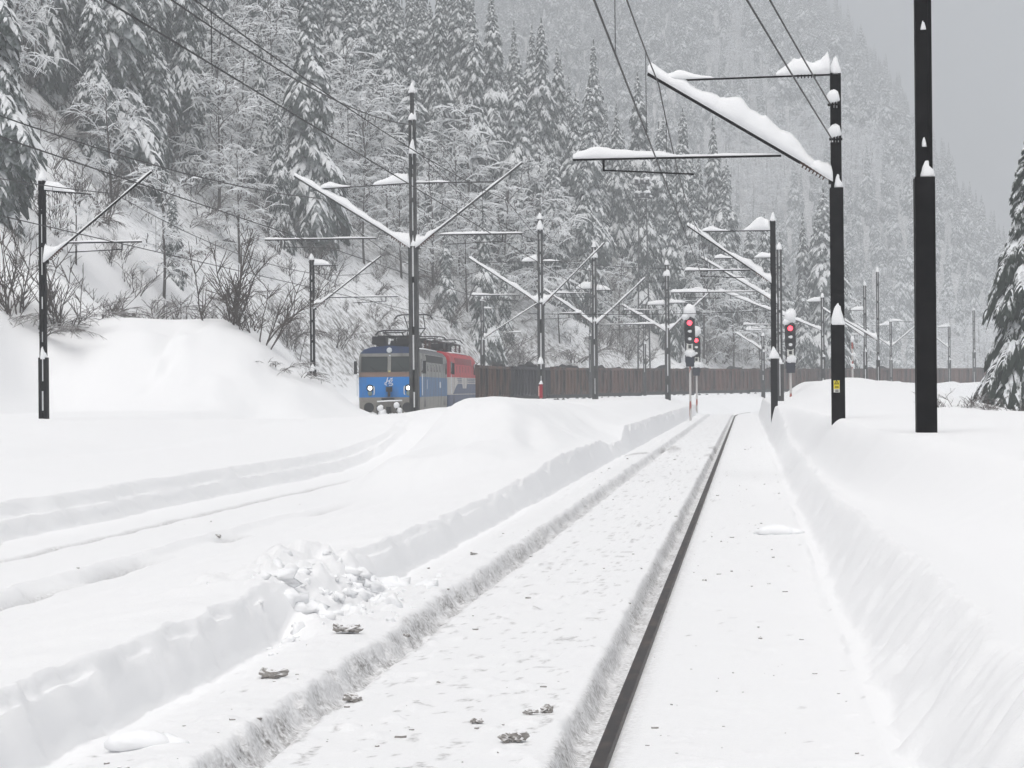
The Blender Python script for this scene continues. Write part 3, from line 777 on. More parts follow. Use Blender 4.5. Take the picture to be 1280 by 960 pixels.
def wagon(i, label, m, seed):
    (p, hw, L, zr) = TRAIN[i]
    root = thing('open_wagon', label, 'wagon', (p[0], p[1], zr), -hw, 'open wagons of the train')
    rs = np.random.RandomState(seed)
    y0, y1, h, zb, zt = 0.62, L - 0.62, 1.42, 1.22, 3.20
    b = MB()
    b.box((-h, y0, zb), (-h + 0.07, y1, zt)); b.box((h - 0.07, y0, zb), (h, y1, zt)); b.box((-h + 0.07, y0, zb), (h - 0.07, y0 + 0.07, zt)); b.box((-h + 0.07, y1 - 0.07, zb), (h - 0.07, y1, zt))
    b.box((-h + 0.07, y0 + 0.07, zb), (h - 0.07, y1 - 0.07, zb + 0.05))
    b.build('body', m, root)
    r = MB()
    nr = 13
    for sx in (-1, 1):
        for k in range(nr):
            y = y0 + 0.1 + (y1 - y0 - 0.2) * k / (nr - 1)
            xa, xb = sx * h, sx * (h + 0.13)
            w_ = 0.085
            lo = zb - 0.02; up_ = zt - 0.14
            vs = [(xa, y - w_, lo), (xb, y - w_ * 0.8, lo + 0.25), (xb, y + w_ * 0.8, lo + 0.25), (xa, y + w_, lo), (xa, y - w_, up_), (xb, y - w_ * 0.8, up_ - 0.08), (xb, y + w_ * 0.8, up_ - 0.08), (xa, y + w_, up_)]
            r.add(vs, [(0, 1, 5, 4), (1, 2, 6, 5), (2, 3, 7, 6), (0, 3, 2, 1), (4, 5, 6, 7)])
    for k in range(5):
        x = -h + 0.1 + (2 * h - 0.2) * k / 4
        r.box((x - 0.06, y0 - 0.08, zb), (x + 0.06, y0, zt - 0.1))
    tag(r.build('side_ribs', m, root), kind='stuff')
    t = MB()
    for sx in (-1, 1): t.box((sx * (h + 0.03) - 0.07, y0 - 0.03, zt - 0.13), (sx * (h + 0.03) + 0.07, y1 + 0.03, zt + 0.012))
    t.box((-h + 0.04, y0 - 0.04, zt - 0.12), (h - 0.04, y0 + 0.05, zt + 0.01)); t.box((-h + 0.04, y1 - 0.05, zt - 0.12), (h - 0.04, y1 + 0.04, zt + 0.01))
    t.build('top_rail', m, root)
    ld = MB()
    ld.box((-h + 0.08, y0 + 0.08, 1.3), (h - 0.08, y1 - 0.08, 2.95))
    for k in range(7):
        hh = 0.12 + 0.42 * (rs.rand() ** 3)
        ld.blob((1.0 * (rs.rand() - 0.2), y0 + 1.0 + (y1 - y0 - 2) * (k + rs.rand() * 0.6) / 7, 3.0), (0.7, 0.8, hh), seed * 10 + k, 0.3)
    ld.build('load', M_LOAD, root)
    u = MB(); u.box((-1.2, y0, 0.95), (1.2, y1, 1.215)); u.build('underframe', M_DARK, root)
    for yb in (1.9, L - 3.7):
        bg = MB().box((-1.1, yb, 0.4), (1.1, yb + 1.8, 0.75)).build('bogie', M_DARK, root)
        for dy in (0.0, 1.8):
            for sx in (-1, 1):
                MB().lathe((sx * 0.76, yb + dy, 0.46), [(0.0, -0.06), (0.44, -0.06), (0.46, 0.0), (0.44, 0.06), (0.0, 0.06)], 12, axis='x').build('wheel', M_DARK, bg)
    for sx in (-0.88, 0.88):
        for (yy, s_) in ((0.0, 1), (L, -1)):
            MB().lathe((sx, yy, 1.05), [(0.0, 0), (0.2, s_ * 0.01), (0.2, s_ * 0.05), (0.08, s_ * 0.08), (0.08, s_ * 0.62)], 10, axis='y').build('buffer', M_DARK, root)
    cpl = MB().tube([(0, -0.15, 1.0), (0, 0.65, 1.05)], 0.06, 6); cpl.build('coupling', M_DARK, root)
    return root
for k in range(12):
    wagon(k + 2, WAG_LABEL[k], M_WAG[k] if k < 6 else M_WAG[3 + k % 3], k + 5)
# ------------------------------------------------------------------ the bare rail
def rail_object():
    ys = np.concatenate([np.arange(-6, 60, 1.0), np.arange(60, 150, 2.0)])
    prof = [(-0.035, -0.008), (-0.030, 0.0), (0.030, 0.0), (0.035, -0.008), (0.035, -0.036), (0.010, -0.046), (0.009, -0.125), (0.070, -0.142), (0.070, -0.155),
            (-0.070, -0.155), (-0.070, -0.142), (-0.009, -0.125), (-0.010, -0.046), (-0.035, -0.036)]
    mb = MB(); vs, fs = [], []
    n = len(prof)
    for y in ys:
        for (a, b) in prof:
            vs.append((0.75 + float(cx(y)) + a, y, b + 0.012))
    for i in range(len(ys) - 1):
        for j in range(n):
            j2 = (j + 1) % n
            fs.append((i*n+j, (i+1)*n+j, (i+1)*n+j2, i*n+j2))
    mb.add(vs, fs)
    return tag(mb.build('rail', M_RAIL), 'dark steel rail laid bare along its groove in the cleared track', 'rail')
rail_object()

# ------------------------------------------------------------------ catenary masts
def cone_cap(mb, x, y, z, w, h):
    """A tuft of snow left standing on a ledge: a lopsided, lumpy little heap."""
    rs = np.random.RandomState(int(abs(x * 977 + z * 131 + h * 733 + w * 511)) % 9999)
    prof = [(1.1, -0.01), (1.18, 0.04 * h), (1.0, 0.30), (0.70, 0.62), (0.40, 0.86), (0.05, 1.0)]
    prof[1] = (1.18, 0.06)
    n = 10; lx, ly = 0.7 * w * (rs.rand(2) - 0.5); ph = rs.rand(3) * 6.28
    vs, fs = [], []
    for (r, q) in prof:
        for j in range(n):
            t = 6.2832 * j / n
            rr = w * r * (1 + 0.16 * math.sin(2 * t + ph[0] + 3 * q) + 0.10 * math.sin(3 * t + ph[1]) + 0.16 * (rs.rand() - 0.5))
            vs.append((x + lx * q * q + rr * math.cos(t), y + ly * q * q + rr * math.sin(t), z + h * q * (1 + 0.06 * (rs.rand() - 0.5) * (r > 0.2))))
    for i in range(len(prof) - 1):
        for j in range(n):
            j2 = (j + 1) % n
            fs.append((i*n+j, i*n+j2, (i+1)*n+j2, (i+1)*n+j))
    fs.append(tuple(range(n - 1, -1, -1))); fs.append(tuple((len(prof)-1)*n + j for j in range(n)))
    mb.add(vs, fs)

def tapered_ridge(mb, a, b, w, hs, jit=0, seed=0):
    """Snow along a straight member from a to b, hs = heights at even steps."""
    a, b = np.asarray(a, float), np.asarray(b, float)
    n = 8 * (len(hs) - 1) + 1
    u = np.linspace(0, 1, n)
    h = np.interp(u, np.linspace(0, 1, len(hs)), hs)
    rs = np.random.RandomState(seed)
    ph = rs.rand(4) * 6.28; q = u * np.linalg.norm(b - a)
    h = h * (1 + 0.09 * (rs.rand(n) - 0.5) + 0.20 * np.sin(2.1 * q + ph[0]) + 0.16 * np.sin(5.3 * q + ph[1]) + 0.10 * np.sin(11 * q + ph[2])) + 0.004
    h[0] *= 0.6; h[-1] *= 0.6
    pts = a + (b - a) * u[:, None]
    mb.ridge(pts, np.minimum(w, 0.45 * h + 0.35 * w), h)

def catenary_mast(px, base, top, d, wpx, label, arms=(), steel=M_GREY, open_channel=True, step=None, lean=0.0, caps=(), dy_snow=True):
    P = at(px, base, d)
    s = FPX / d
    px0, _, _ = proj(P)
    Z = lambda py: float((at(px, py, d))[2] - P[2])           # height above the foot
    X = lambda q: (q - px) / s
    root = thing('catenary_mast', label, 'catenary mast', tuple(P), rz=float(-YAW * -1.0 * 0 - YAW * 0))
    H = Z(top); w = wpx / s / 2
    zs = Z(step) if step else 0.42 * H
    wu = w * (0.74 if open_channel else 0.80)
    lp = MB()
    if open_channel:
        for sgn in (-1, 1):
            lp.box((sgn * w * 0.62 - w * 0.38, -w, -1.6), (sgn * w * 0.62 + w * 0.38, w, zs))
        lp.box((-w * 0.3, -w * 0.2, -1.6), (w * 0.3, w * 0.5, zs - 0.01))
    else:
        lp.box((-w, -w * 1.1, -1.6), (w, -w * 0.86, zs)); lp.box((-w, w * 0.86, -1.6), (w, w * 1.1, zs)); lp.box((-w * 0.985, -w * 0.87, -1.6), (w * 0.985, w * 0.87, zs - 0.01))
    lp.build('lower_post', steel, root)
    up = MB()
    if open_channel:
        for sgn in (-1, 1):
            up.box((sgn * wu * 0.62 - wu * 0.38, -wu, zs), (sgn * wu * 0.62 + wu * 0.38, wu, H))
        for k in range(int((H - zs) / 0.9)):
            z0 = zs + 0.3 + 0.9 * k
            up.box((-wu * 0.9, -wu * 1.06, z0), (wu * 0.9, -wu * 1.0, z0 + 0.12))
    else:
        up.box((-wu, -wu, zs), (-wu * 0.55, wu, H)); up.box((wu * 0.55, -wu, zs), (wu, wu, H)); up.box((-wu * 0.56, -wu * 0.8, zs), (wu * 0.56, wu * 0.8, H - 0.02))
    up.build('upper_post', steel, root)
    tufts = []
    def tuft():
        tufts.append(MB()); return tufts[-1]
    cone_cap(tuft(), 0, 0, H, wu * 1.05, 0.30)
    cone_cap(tuft(), w * 0.25, -w * 0.35, zs, w * 0.62, 0.30)
    streak = MB()
    if open_channel:
        rs = np.random.RandomState(int(px))
        z0 = 0.3
        while z0 < H - 0.4:
            hh = 0.4 + 1.4 * rs.rand()
            ww_ = (w if z0 < zs else wu) * 0.28
            if z0 < zs < z0 + hh: hh = max(0.1, zs - z0 - 0.02)
            z1 = min(z0 + hh, H - 0.05)
            streak.box((-ww_ * (0.3 + 0.7 * rs.rand()), -ww_ * 2.6, z0), (ww_ * rs.rand(), -ww_ * 1.2, z1))
            z0 = z1 + 0.15 + 0.5 * rs.rand()
    for (cpy, cw, ch) in caps:
        cone_cap(tuft(), 0, -w * 0.5, Z(cpy), cw / s, ch / s)
    for k_, A in enumerate(arms):
        zp, ztip = Z(A['pivot']), Z(A['tip'][1])
        xt = X(A['tip'][0]); sg = 1 if xt > 0 else -1
        xp = sg * w * 0.9
        a0, a1 = np.array((xp, 0, zp)), np.array((xt, 0, ztip))
        rr = A.get('r', 0.034)
        ins = MB(); dirv = (a1 - a0) / np.linalg.norm(a1 - a0)
        for q in range(7):
            c = a0 + dirv * (0.10 + 0.07 * q)
            ins.tube([c, c + dirv * 0.025], 0.075, 8)
        ins.tube([a0, a0 + dirv * 0.65], 0.03, 6)
        ins.build('insulator', M_INSUL, root)
        tb = MB().tube([a0 + dirv * 0.6, a1], rr, 7)
        tb.box((xp - 0.06 - sg * 0.03, -0.07, zp - 0.08), (xp + 0.06, 0.07, zp + 0.08))
        tb.build('cantilever_tube', steel, root)
        if A.get('tie'):
            zt = Z(A['tie'][1]); xe = X(A['tie'][0]); ze = Z(A['tie'][2]) if len(A['tie']) > 2 else zt
            te_ = np.array((xe, 0, ze)); t0_ = np.array((sg * wu, 0, zt))
            tr_ = MB().tube([t0_, te_], 0.018, 5)
            dv = (te_ - t0_) / np.linalg.norm(te_ - t0_)
            for q in range(6):
                c = t0_ + dv * (0.25 + 0.06 * q)
                tr_.tube([c, c + dv * 0.02], 0.05, 7)
            tr_.build('tie_rod', steel, root)
            tapered_ridge(tuft(), t0_ + (0, 0, 0.02), t0_ + dv * A.get('ties', 1.1) + (0, 0, 0.02), 0.10, A.get('tieh', [0.22, 0.26, 0.14, 0.03]), seed=k_ + int(px))
            if A.get('tie2'):
                tapered_ridge(tuft(), te_ - dv * A['tie2'] + (0, 0, 0.02), te_ + (0, 0, 0.02), 0.09, [0.02, 0.10, 0.16, 0.10], seed=k_ + 3)
        if A.get('reg'):
            rpy, q0, q1 = A['reg']
            zr = Z(rpy); xa, xb = X(q0), X(q1)
            rg = MB().tube([(xa, 0, zr), (xb, 0, zr)], 0.026, 6)
            rg.tube([(xb - sg * 0.55 * abs(sg), 0, zr), (xb - sg * 0.55, 0, zr - 0.22)], 0.02, 5)
            rg.build('registration_tube', steel, root)
            xi = xb - sg * 0.55
            sa = MB().tube([(xi, 0, zr - 0.20), (xi - sg * A.get('steady', 1.5), 0, zr - A.get('steadyz', 0.26))], 0.014, 5)
            sa.build('steady_arm', steel, root)
            tapered_ridge(tuft(), (xa, 0, zr + 0.015), (xb, 0, zr + 0.015), 0.05, A.get('regh', [0.02, 0.03, 0.02, 0.04, 0.10, 0.11]), seed=k_ + 9)
        sh = A.get('snow', [0.10, 0.12, 0.10, 0.12, 0.10])
        tapered_ridge(tuft(), a0 + dirv * 0.25 + (0, 0, rr * 0.5), a1 + (0, 0, rr * 0.5), A.get('sw', 0.09), sh, seed=k_ + int(px) + 1)
        tapered_ridge(tuft(), a0 - (sg * 0.04, 0.02, 0.04), a0 + dirv * 0.62 + (0, -0.02, 0.02), 0.17, [0.36, 0.24, 0.13, 0.09], seed=k_ + int(px) + 5)
    for q in tufts: q.build('snow_cap', M_SNOW, root, smooth=True)
    if streak.n: tag(streak.build('snow_streak', M_SNOW, root), kind='stuff')
    return root, P, Z, X, w, s

# --- the near black masts
m0 = catenary_mast(1158, 545, -170, 27.5, 25, 'nearest black mast, cut off by the top of the picture, at the bare right bank', steel=M_STEEL, open_channel=False, step=222,
                   caps=((184, 3.2, 16), (329, 3.2, 15), (38, 3.0, 13)))
m1 = catenary_mast(1048, 521, 92, 39.4, 16.5, 'tall black mast with yellow warning plate and huge snow roll on its bracket', steel=M_STEEL, open_channel=False, step=235, caps=((406, 8.5, 30), (135, 5, 24), (178, 5, 24)),
    arms=[dict(pivot=224, tip=(814, 86), tie=(832, 93, 96), reg=(193, 980, 718), snow=[0.22, 0.34, 0.42, 0.36, 0.30, 0.28, 0.22, 0.26], sw=0.13, r=0.04,
               ties=0.95, tieh=[0.42, 0.36, 0.30, 0.05], tie2=0.9, regh=[0.03, 0.03, 0.03, 0.04, 0.16, 0.17, 0.10], steady=1.6, steadyz=0.30)])
m2 = catenary_mast(968, 511, 276, 77, 8.5, 'first dark mast of the row, just left of the single red signal', steel=M_STEEL, step=445, open_channel=False, caps=((448, 5, 16),),
    arms=[dict(pivot=352, tip=(861, 280), tie=(880, 288), reg=(337, 940, 858), snow=[0.20, 0.30, 0.14, 0.10, 0.12, 0.16, 0.10], ties=0.9, tieh=[0.36, 0.34, 0.22, 0.03], tie2=0.9)])
m3 = catenary_mast(975.5, 504, 312, 92, 9, 'grey mast just behind the first dark mast, its bracket below the other', step=455,
    arms=[dict(pivot=378, tip=(879, 321), tie=(895, 322), reg=(364, 960, 840), snow=[0.14, 0.16, 0.12, 0.10, 0.10, 0.12], ties=0.9, tieh=[0.30, 0.28, 0.2, 0.03], tie2=0.8)])
m4 = catenary_mast(1029, 488, 372, 140, 6, 'grey mast with long snowy bracket between the black masts and the single signal', step=446,
    arms=[dict(pivot=412, tip=(899, 361), tie=(1000, 377), reg=(405, 1000, 930), snow=[0.16, 0.22, 0.2, 0.16, 0.2, 0.18], sw=0.11, ties=0.9, tieh=[0.3, 0.25, 0.2, 0.02])])
m5 = catenary_mast(1082, 492, 357, 128, 5, 'thin grey mast seen beside the black warning-plate mast', step=440,
    arms=[dict(pivot=420, tip=(1030, 385), tie=(1062, 388), snow=[0.14, 0.16, 0.14], ties=0.7, tieh=[0.3, 0.26, 0.1])])
m6 = catenary_mast(1098, 491, 340, 118, 4.5, 'tallest thin mast of the pair beside the black warning-plate mast', step=450,
    arms=[dict(pivot=424, tip=(1050, 396), snow=[0.14, 0.14, 0.12])])
m7 = catenary_mast(1114, 488, 402, 190, 4, 'far two-armed mast in the fog between the two black masts', step=450,
    arms=[dict(pivot=432, tip=(1072, 404), tie=(1090, 407), reg=(418, 1100, 1065)), dict(pivot=432, tip=(1150, 404), tie=(1142, 402), reg=(420, 1125, 1160))])
m8 = catenary_mast(1187, 486, 408, 215, 4, 'hazy mast behind the shrubs past the nearest black mast', step=450,
    arms=[dict(pivot=434, tip=(1158, 412), tie=(1165, 409), snow=[0.1, 0.12, 0.1])])
m9 = catenary_mast(1218, 486, 388, 225, 4, 'faint bare mast farthest along the line beside the dark fir', step=440)

# --- the row between the tracks
a0 = catenary_mast(518.5, 523, 150, 61, 11.5, 'mast with arms to both sides standing in front of the blue locomotive', step=308, caps=((192, 4.5, 18), (566, 0, 0),) if False else ((192, 4.5, 18),),
    arms=[dict(pivot=308, tip=(368, 217), tie=(402, 229, 234), reg=(297, 472, 330), snow=[0.20, 0.13, 0.16, 0.17, 0.15, 0.14, 0.10], sw=0.11, ties=1.0, tieh=[0.22, 0.24, 0.16, 0.03], tie2=0.8, regh=[0.02, 0.03, 0.02, 0.03, 0.06]),
          dict(pivot=308, tip=(656, 206), tie=(626, 229), reg=(294, 552, 656), snow=[0.14, 0.07, 0.04, 0.03, 0.05, 0.03, 0.04], sw=0.05, ties=0.9, tieh=[0.08, 0.05, 0.05, 0.02], regh=[0.04, 0.07, 0.03, 0.04])])
MB().box((-0.05, -0.05, 0), (0.05, 0.05, 0.75)).build('lightning_spike', M_GREY, a0[0]).location = (0, 0, a0[2](150))
_c = MB(); cone_cap(_c, 0, 0, a0[2](150) + 0.75, 0.09, 0.28); _c.build('snow_cap', M_SNOW, a0[0], smooth=True)
a1 = catenary_mast(677, 500, 274, 98, 8.5, 'mast with arms to both sides rising before the first open wagons', step=378, caps=((287, 4, 12), (455, 4, 10)),
    arms=[dict(pivot=378, tip=(587, 321), tie=(596, 327), reg=(368, 652, 590), snow=[0.18, 0.22, 0.12, 0.12, 0.10], ties=0.7, tieh=[0.2, 0.22, 0.1]),
          dict(pivot=380, tip=(757, 305), tie=(735, 327), reg=(392, 700, 728), snow=[0.10, 0.05, 0.05, 0.06, 0.05], sw=0.06, ties=0.7, tieh=[0.1, 0.1, 0.03])])
a2 = catenary_mast(744, 500, 309, 112, 7.5, 'mast with wide V of arms before the second and third open wagons', step=402, caps=((322, 4, 10),),
    arms=[dict(pivot=403, tip=(681, 361), tie=(690, 361), reg=(366, 738, 694), snow=[0.16, 0.14, 0.12, 0.14], ties=0.8, tieh=[0.26, 0.28, 0.16]),
          dict(pivot=404, tip=(808, 348), tie=(770, 363), reg=(406, 752, 818), snow=[0.12, 0.08, 0.08, 0.10], sw=0.07, ties=0.7, tieh=[0.26, 0.2, 0.05])])
a3 = catenary_mast(835, 497, 331, 128, 7, 'mast with a V of arms just before the paired red signals', step=410, caps=((345, 4, 10),),
    arms=[dict(pivot=413, tip=(779, 381), tie=(800, 381), reg=(387, 828, 781), snow=[0.16, 0.16, 0.14, 0.12], ties=1.0, tieh=[0.22, 0.22, 0.16]),
          dict(pivot=412, tip=(888, 366), tie=(866, 379), reg=(365, 842, 958), snow=[0.12, 0.10, 0.14, 0.08], sw=0.08, ties=0.9, tieh=[0.22, 0.18, 0.08], regh=[0.02, 0.2, 0.03, 0.02, 0.03])])

# --- the row along the foot of the hill
b0 = catenary_mast(55, 527, 226, 61, 10.5, 'dark mast before the big snow heap with one thin arm', steel=M_STEEL, step=447, caps=((449, 3.5, 16),),
    arms=[dict(pivot=326, tip=(195, 217), tie=(118, 238, 244), reg=(304, 88, 182), snow=[0.14, 0.05, 0.03, 0.04, 0.03, 0.08, 0.03], sw=0.05, ties=0.85, tieh=[0.24, 0.18, 0.10, 0.03], regh=[0.03, 0.04, 0.03, 0.05])])
b1 = catenary_mast(391.5, 510, 325, 100, 7.5, 'thin dark mast at the end of the big snow heap near the cab', steel=M_STEEL, step=462, caps=((464, 3, 10),),
    arms=[dict(pivot=385, tip=(479, 321), tie=(425, 332), reg=(372, 412, 500), snow=[0.14, 0.08, 0.05, 0.07, 0.05], sw=0.06, ties=0.7, tieh=[0.24, 0.2, 0.1], regh=[0.03, 0.05, 0.03])])
b2 = catenary_mast(603.5, 470, 376, 152, 5.5, 'mast standing behind the train above the gap after the red locomotive', step=425,
    arms=[dict(pivot=422, tip=(676, 378), tie=(640, 386), reg=(416, 625, 652), snow=[0.12, 0.06, 0.08, 0.05], sw=0.07, ties=0.6, tieh=[0.1, 0.08, 0.04])])
b3 = catenary_mast(806, 470, 380, 172, 3.8, 'thin far mast behind the wagons below the lattice floodlight mast', step=430)
b4 = catenary_mast(738, 470, 335, 165, 3.2, 'very thin far pole behind the wagons beside the wide V mast', step=420)
b5 = catenary_mast(954, 480, 420, 175, 5, 'short far pole with bent arm just before the single signal', step=440,
    arms=[dict(pivot=436, tip=(920, 416), tie=(930, 413), snow=[0.2, 0.2, 0.2], ties=1.2, tieh=[0.25, 0.25, 0.2])])

# warning plate on the black mast
def warning_plate():
    root, P, Z, X, w, s = m1
    y = -w * 1.1 - 0.03
    x0, x1, z0, z1 = X(1042.0), X(1049.5), Z(490.5), Z(475.5)
    M_Y = mat('warning_yellow', (0.75, 0.62, 0.02), 0.5); M_W = mat('plate_white', (0.75, 0.75, 0.72), 0.5); M_K = mat('print_black', (0.02, 0.02, 0.02), 0.6)
    zm = lerp(z0, z1, 0.30)
    MB().box((x0, y, z0), (x1, y + 0.012, z1)).build('plate', M_W, root)
    MB().box((x0 + 0.003, y - 0.006, zm), (x1 - 0.003, y - 0.001, z1 - 0.003)).build('yellow_field', M_Y, root)
    c = (x0 + x1) / 2; zt = lerp(zm, z1, 0.60); hh = 0.045
    b = MB()
    yy = y - 0.008
    tri = [(c - hh, yy, zt - 0.01), (c + hh, yy, zt - 0.01), (c, yy, zt + 0.072)]
    inn = [(c - hh * .55, yy, zt + 0.005), (c + hh * .55, yy, zt + 0.005), (c, yy, zt + 0.050)]
    b.add(tri + inn, [(0, 1, 4, 3), (1, 2, 5, 4), (2, 0, 3, 5)])
    b.add([(c + .004, yy, zt + .040), (c - .012, yy, zt + .022), (c + .002, yy, zt + .022), (c - .004, yy, zt + .008), (c + .012, yy, zt + .027), (c, yy, zt + .027)], [(0, 1, 2, 5), (5, 2, 3, 4)])
    for k in range(2):
        b.box((x0 + 0.02, yy - 0.001, zm + 0.016 + 0.022 * k), (x1 - 0.02, yy + 0.001, zm + 0.026 + 0.022 * k))
    for k in range(2):
        b.box((x0 + 0.025, yy, lerp(z0, zm, 0.2) + 0.022 * k), (x1 - 0.02, yy + 0.002, lerp(z0, zm, 0.2) + 0.012 + 0.022 * k))
    b.build('warning_print', M_K, root)
warning_plate()

# ------------------------------------------------------------------ overhead wires
def span(a, b, sag, n=14):
    a, b = np.asarray(a, float), np.asarray(b, float)
    u = np.linspace(0, 1, n)
    p = a + (b - a) * u[:, None]
    p[:, 2] -= 4 * sag * u * (1 - u)
    return p

def wire(name, label, pts, r=0.009, cat='overhead wire', group=None):
    o = MB().tube(pts, r, 4).build(name, M_WIRE)
    return tag(o, label, cat, group)

def line(t, y0, y1, n=40):
    ys = np.linspace(y0, y1, n)
    return np.stack([t + cx(ys), ys], -1)

def contact_and_messenger(t, sup, zc, zm, sag, what, y0=-14, rise=0.0):
    """Contact wire, the messenger above it with its droppers, over one track; sup = y of supports."""
    ys = np.arange(y0, sup[-1] + 0.1, 2.0)
    c = np.stack([t + cx(ys), ys, np.full(ys.shape, zc) + rise * np.maximum(ys - 60, 0)], -1)
    wire('contact_wire', 'contact wire over ' + what, c, 0.013)
    root = thing('messenger_wire', 'sagging messenger wire with droppers over ' + what, 'overhead wire')
    pts = []
    for i in range(len(sup) - 1):
        a = (t + float(cx(sup[i])), sup[i], zm); b = (t + float(cx(sup[i + 1])), sup[i + 1], zm)
        q = span(a, b, sag, 12)
        pts.append(q if i == 0 else q[1:])
        for u in (0.1, 0.26, 0.42, 0.58, 0.74, 0.9):
            k = u * 11; k0 = int(k); z = q[k0] + (q[k0 + 1] - q[k0]) * (k - k0)
            if z[1] > 4:
                MB().tube([z, (z[0], z[1], zc + rise * max(z[1] - 60, 0))], 0.006, 3).build('dropper', M_WIRE, root)
    MB().tube(np.concatenate(pts), 0.012, 4).build('messenger_cable', M_WIRE, root)

contact_and_messenger(-0.10, [-12, 39.8, 78, 93, 130, 160], 5.55, 7.02, 0.55, 'the cleared main track')
contact_and_messenger(-5.0, [2, 60.5, 97, 112, 128], 5.58, 6.75, 0.55, 'the second track beside the snow mound')
contact_and_messenger(-10.0, [4, 60, 97, 112], 5.58, 6.85, 0.95, 'the buried third track')
contact_and_messenger(-15.2, [4, 58, 99, 126], 5.62, 6.9, 0.8, 'the track the locomotive stands on')
# the pair tensioned against the black warning-plate mast
_ma = at(1040, 174, 39.3); _mb = at(1038, 131, 39.3)
def back(px0, py0, d0, end, far=3.0):
    a = at(px0, py0, d0); e = np.asarray(end)
    dirv = (a - e) / np.linalg.norm(a - e)
    return e + dirv * np.linalg.norm(a - e) * 2.0
pl = span(back(937, 0, 25.0, _ma), _ma, 0.05); wire('tension_wire', 'lower of the two wires pulled taut to the black mast insulators', pl, 0.014)
pu = span(back(965, 0, 28.5, _mb), _mb, 0.05); wire('tension_wire', 'upper of the two wires pulled taut to the black mast insulators', pu, 0.014)
for (e, lab) in ((_ma, 'lower'), (_mb, 'upper')):
    root = thing('tension_insulator', '%s dark insulator string with a snow tuft on the black warning-plate mast' % lab, 'insulator', tuple(e))
    b = MB()
    for q in range(3):
        b.tube([(0.02 + 0.05 * q, 0, 0), (0.05 + 0.05 * q, 0, 0)], 0.085 - 0.01 * q, 8)
    b.tube([(-0.05, 0, 0), (0.18, 0, -0.0)], 0.025, 6)
    b.build('disc_string', M_STEEL, root)
    sb = MB().blob((0.05, 0, 0.13), (0.10, 0.09, 0.15), 5, 0.2); sb.build('snow_cap', M_SNOW, root, smooth=True)
# anchor wires at the head of the double-arm mast
_an = at(516, 156, 61); wire('anchor_wire', 'wire anchored at the head of the double-arm mast, sagging from the edge of the wood', span(at(130, -60, 21), _an, 0.35), 0.013)
_an2 = at(560, 330, 88); wire('anchor_wire', 'stay wire slanting down behind the double-arm mast', span(at(505, 165, 60), at(640, 300, 95), 0.1), 0.012)
wire('feeder_wire', 'thin wire hanging behind the arms of the double-arm mast toward the wagon masts', span(at(524, 192, 61), at(676, 300, 98), 0.5), 0.012)
wire('feeder_wire', 'thin wire between the thin dark mast and the mast behind the train', span(at(392, 340, 100), at(603, 402, 152), 0.8), 0.012)
wire('feeder_wire', 'thin wire from the V mast toward the far mast row', span(at(744, 330, 112), at(835, 352, 128), 0.3), 0.012)
# cross wire over the wagons to the row by the signals
wire('cross_wire', 'span wire between the V mast and the dark masts by the signals', span(at(700, 328, 112), at(975, 336, 92), 0.15), 0.012)
wire('cross_wire', 'lower span wire running past the paired signals', span(at(660, 392, 100), at(970, 388, 100), 0.1), 0.014)

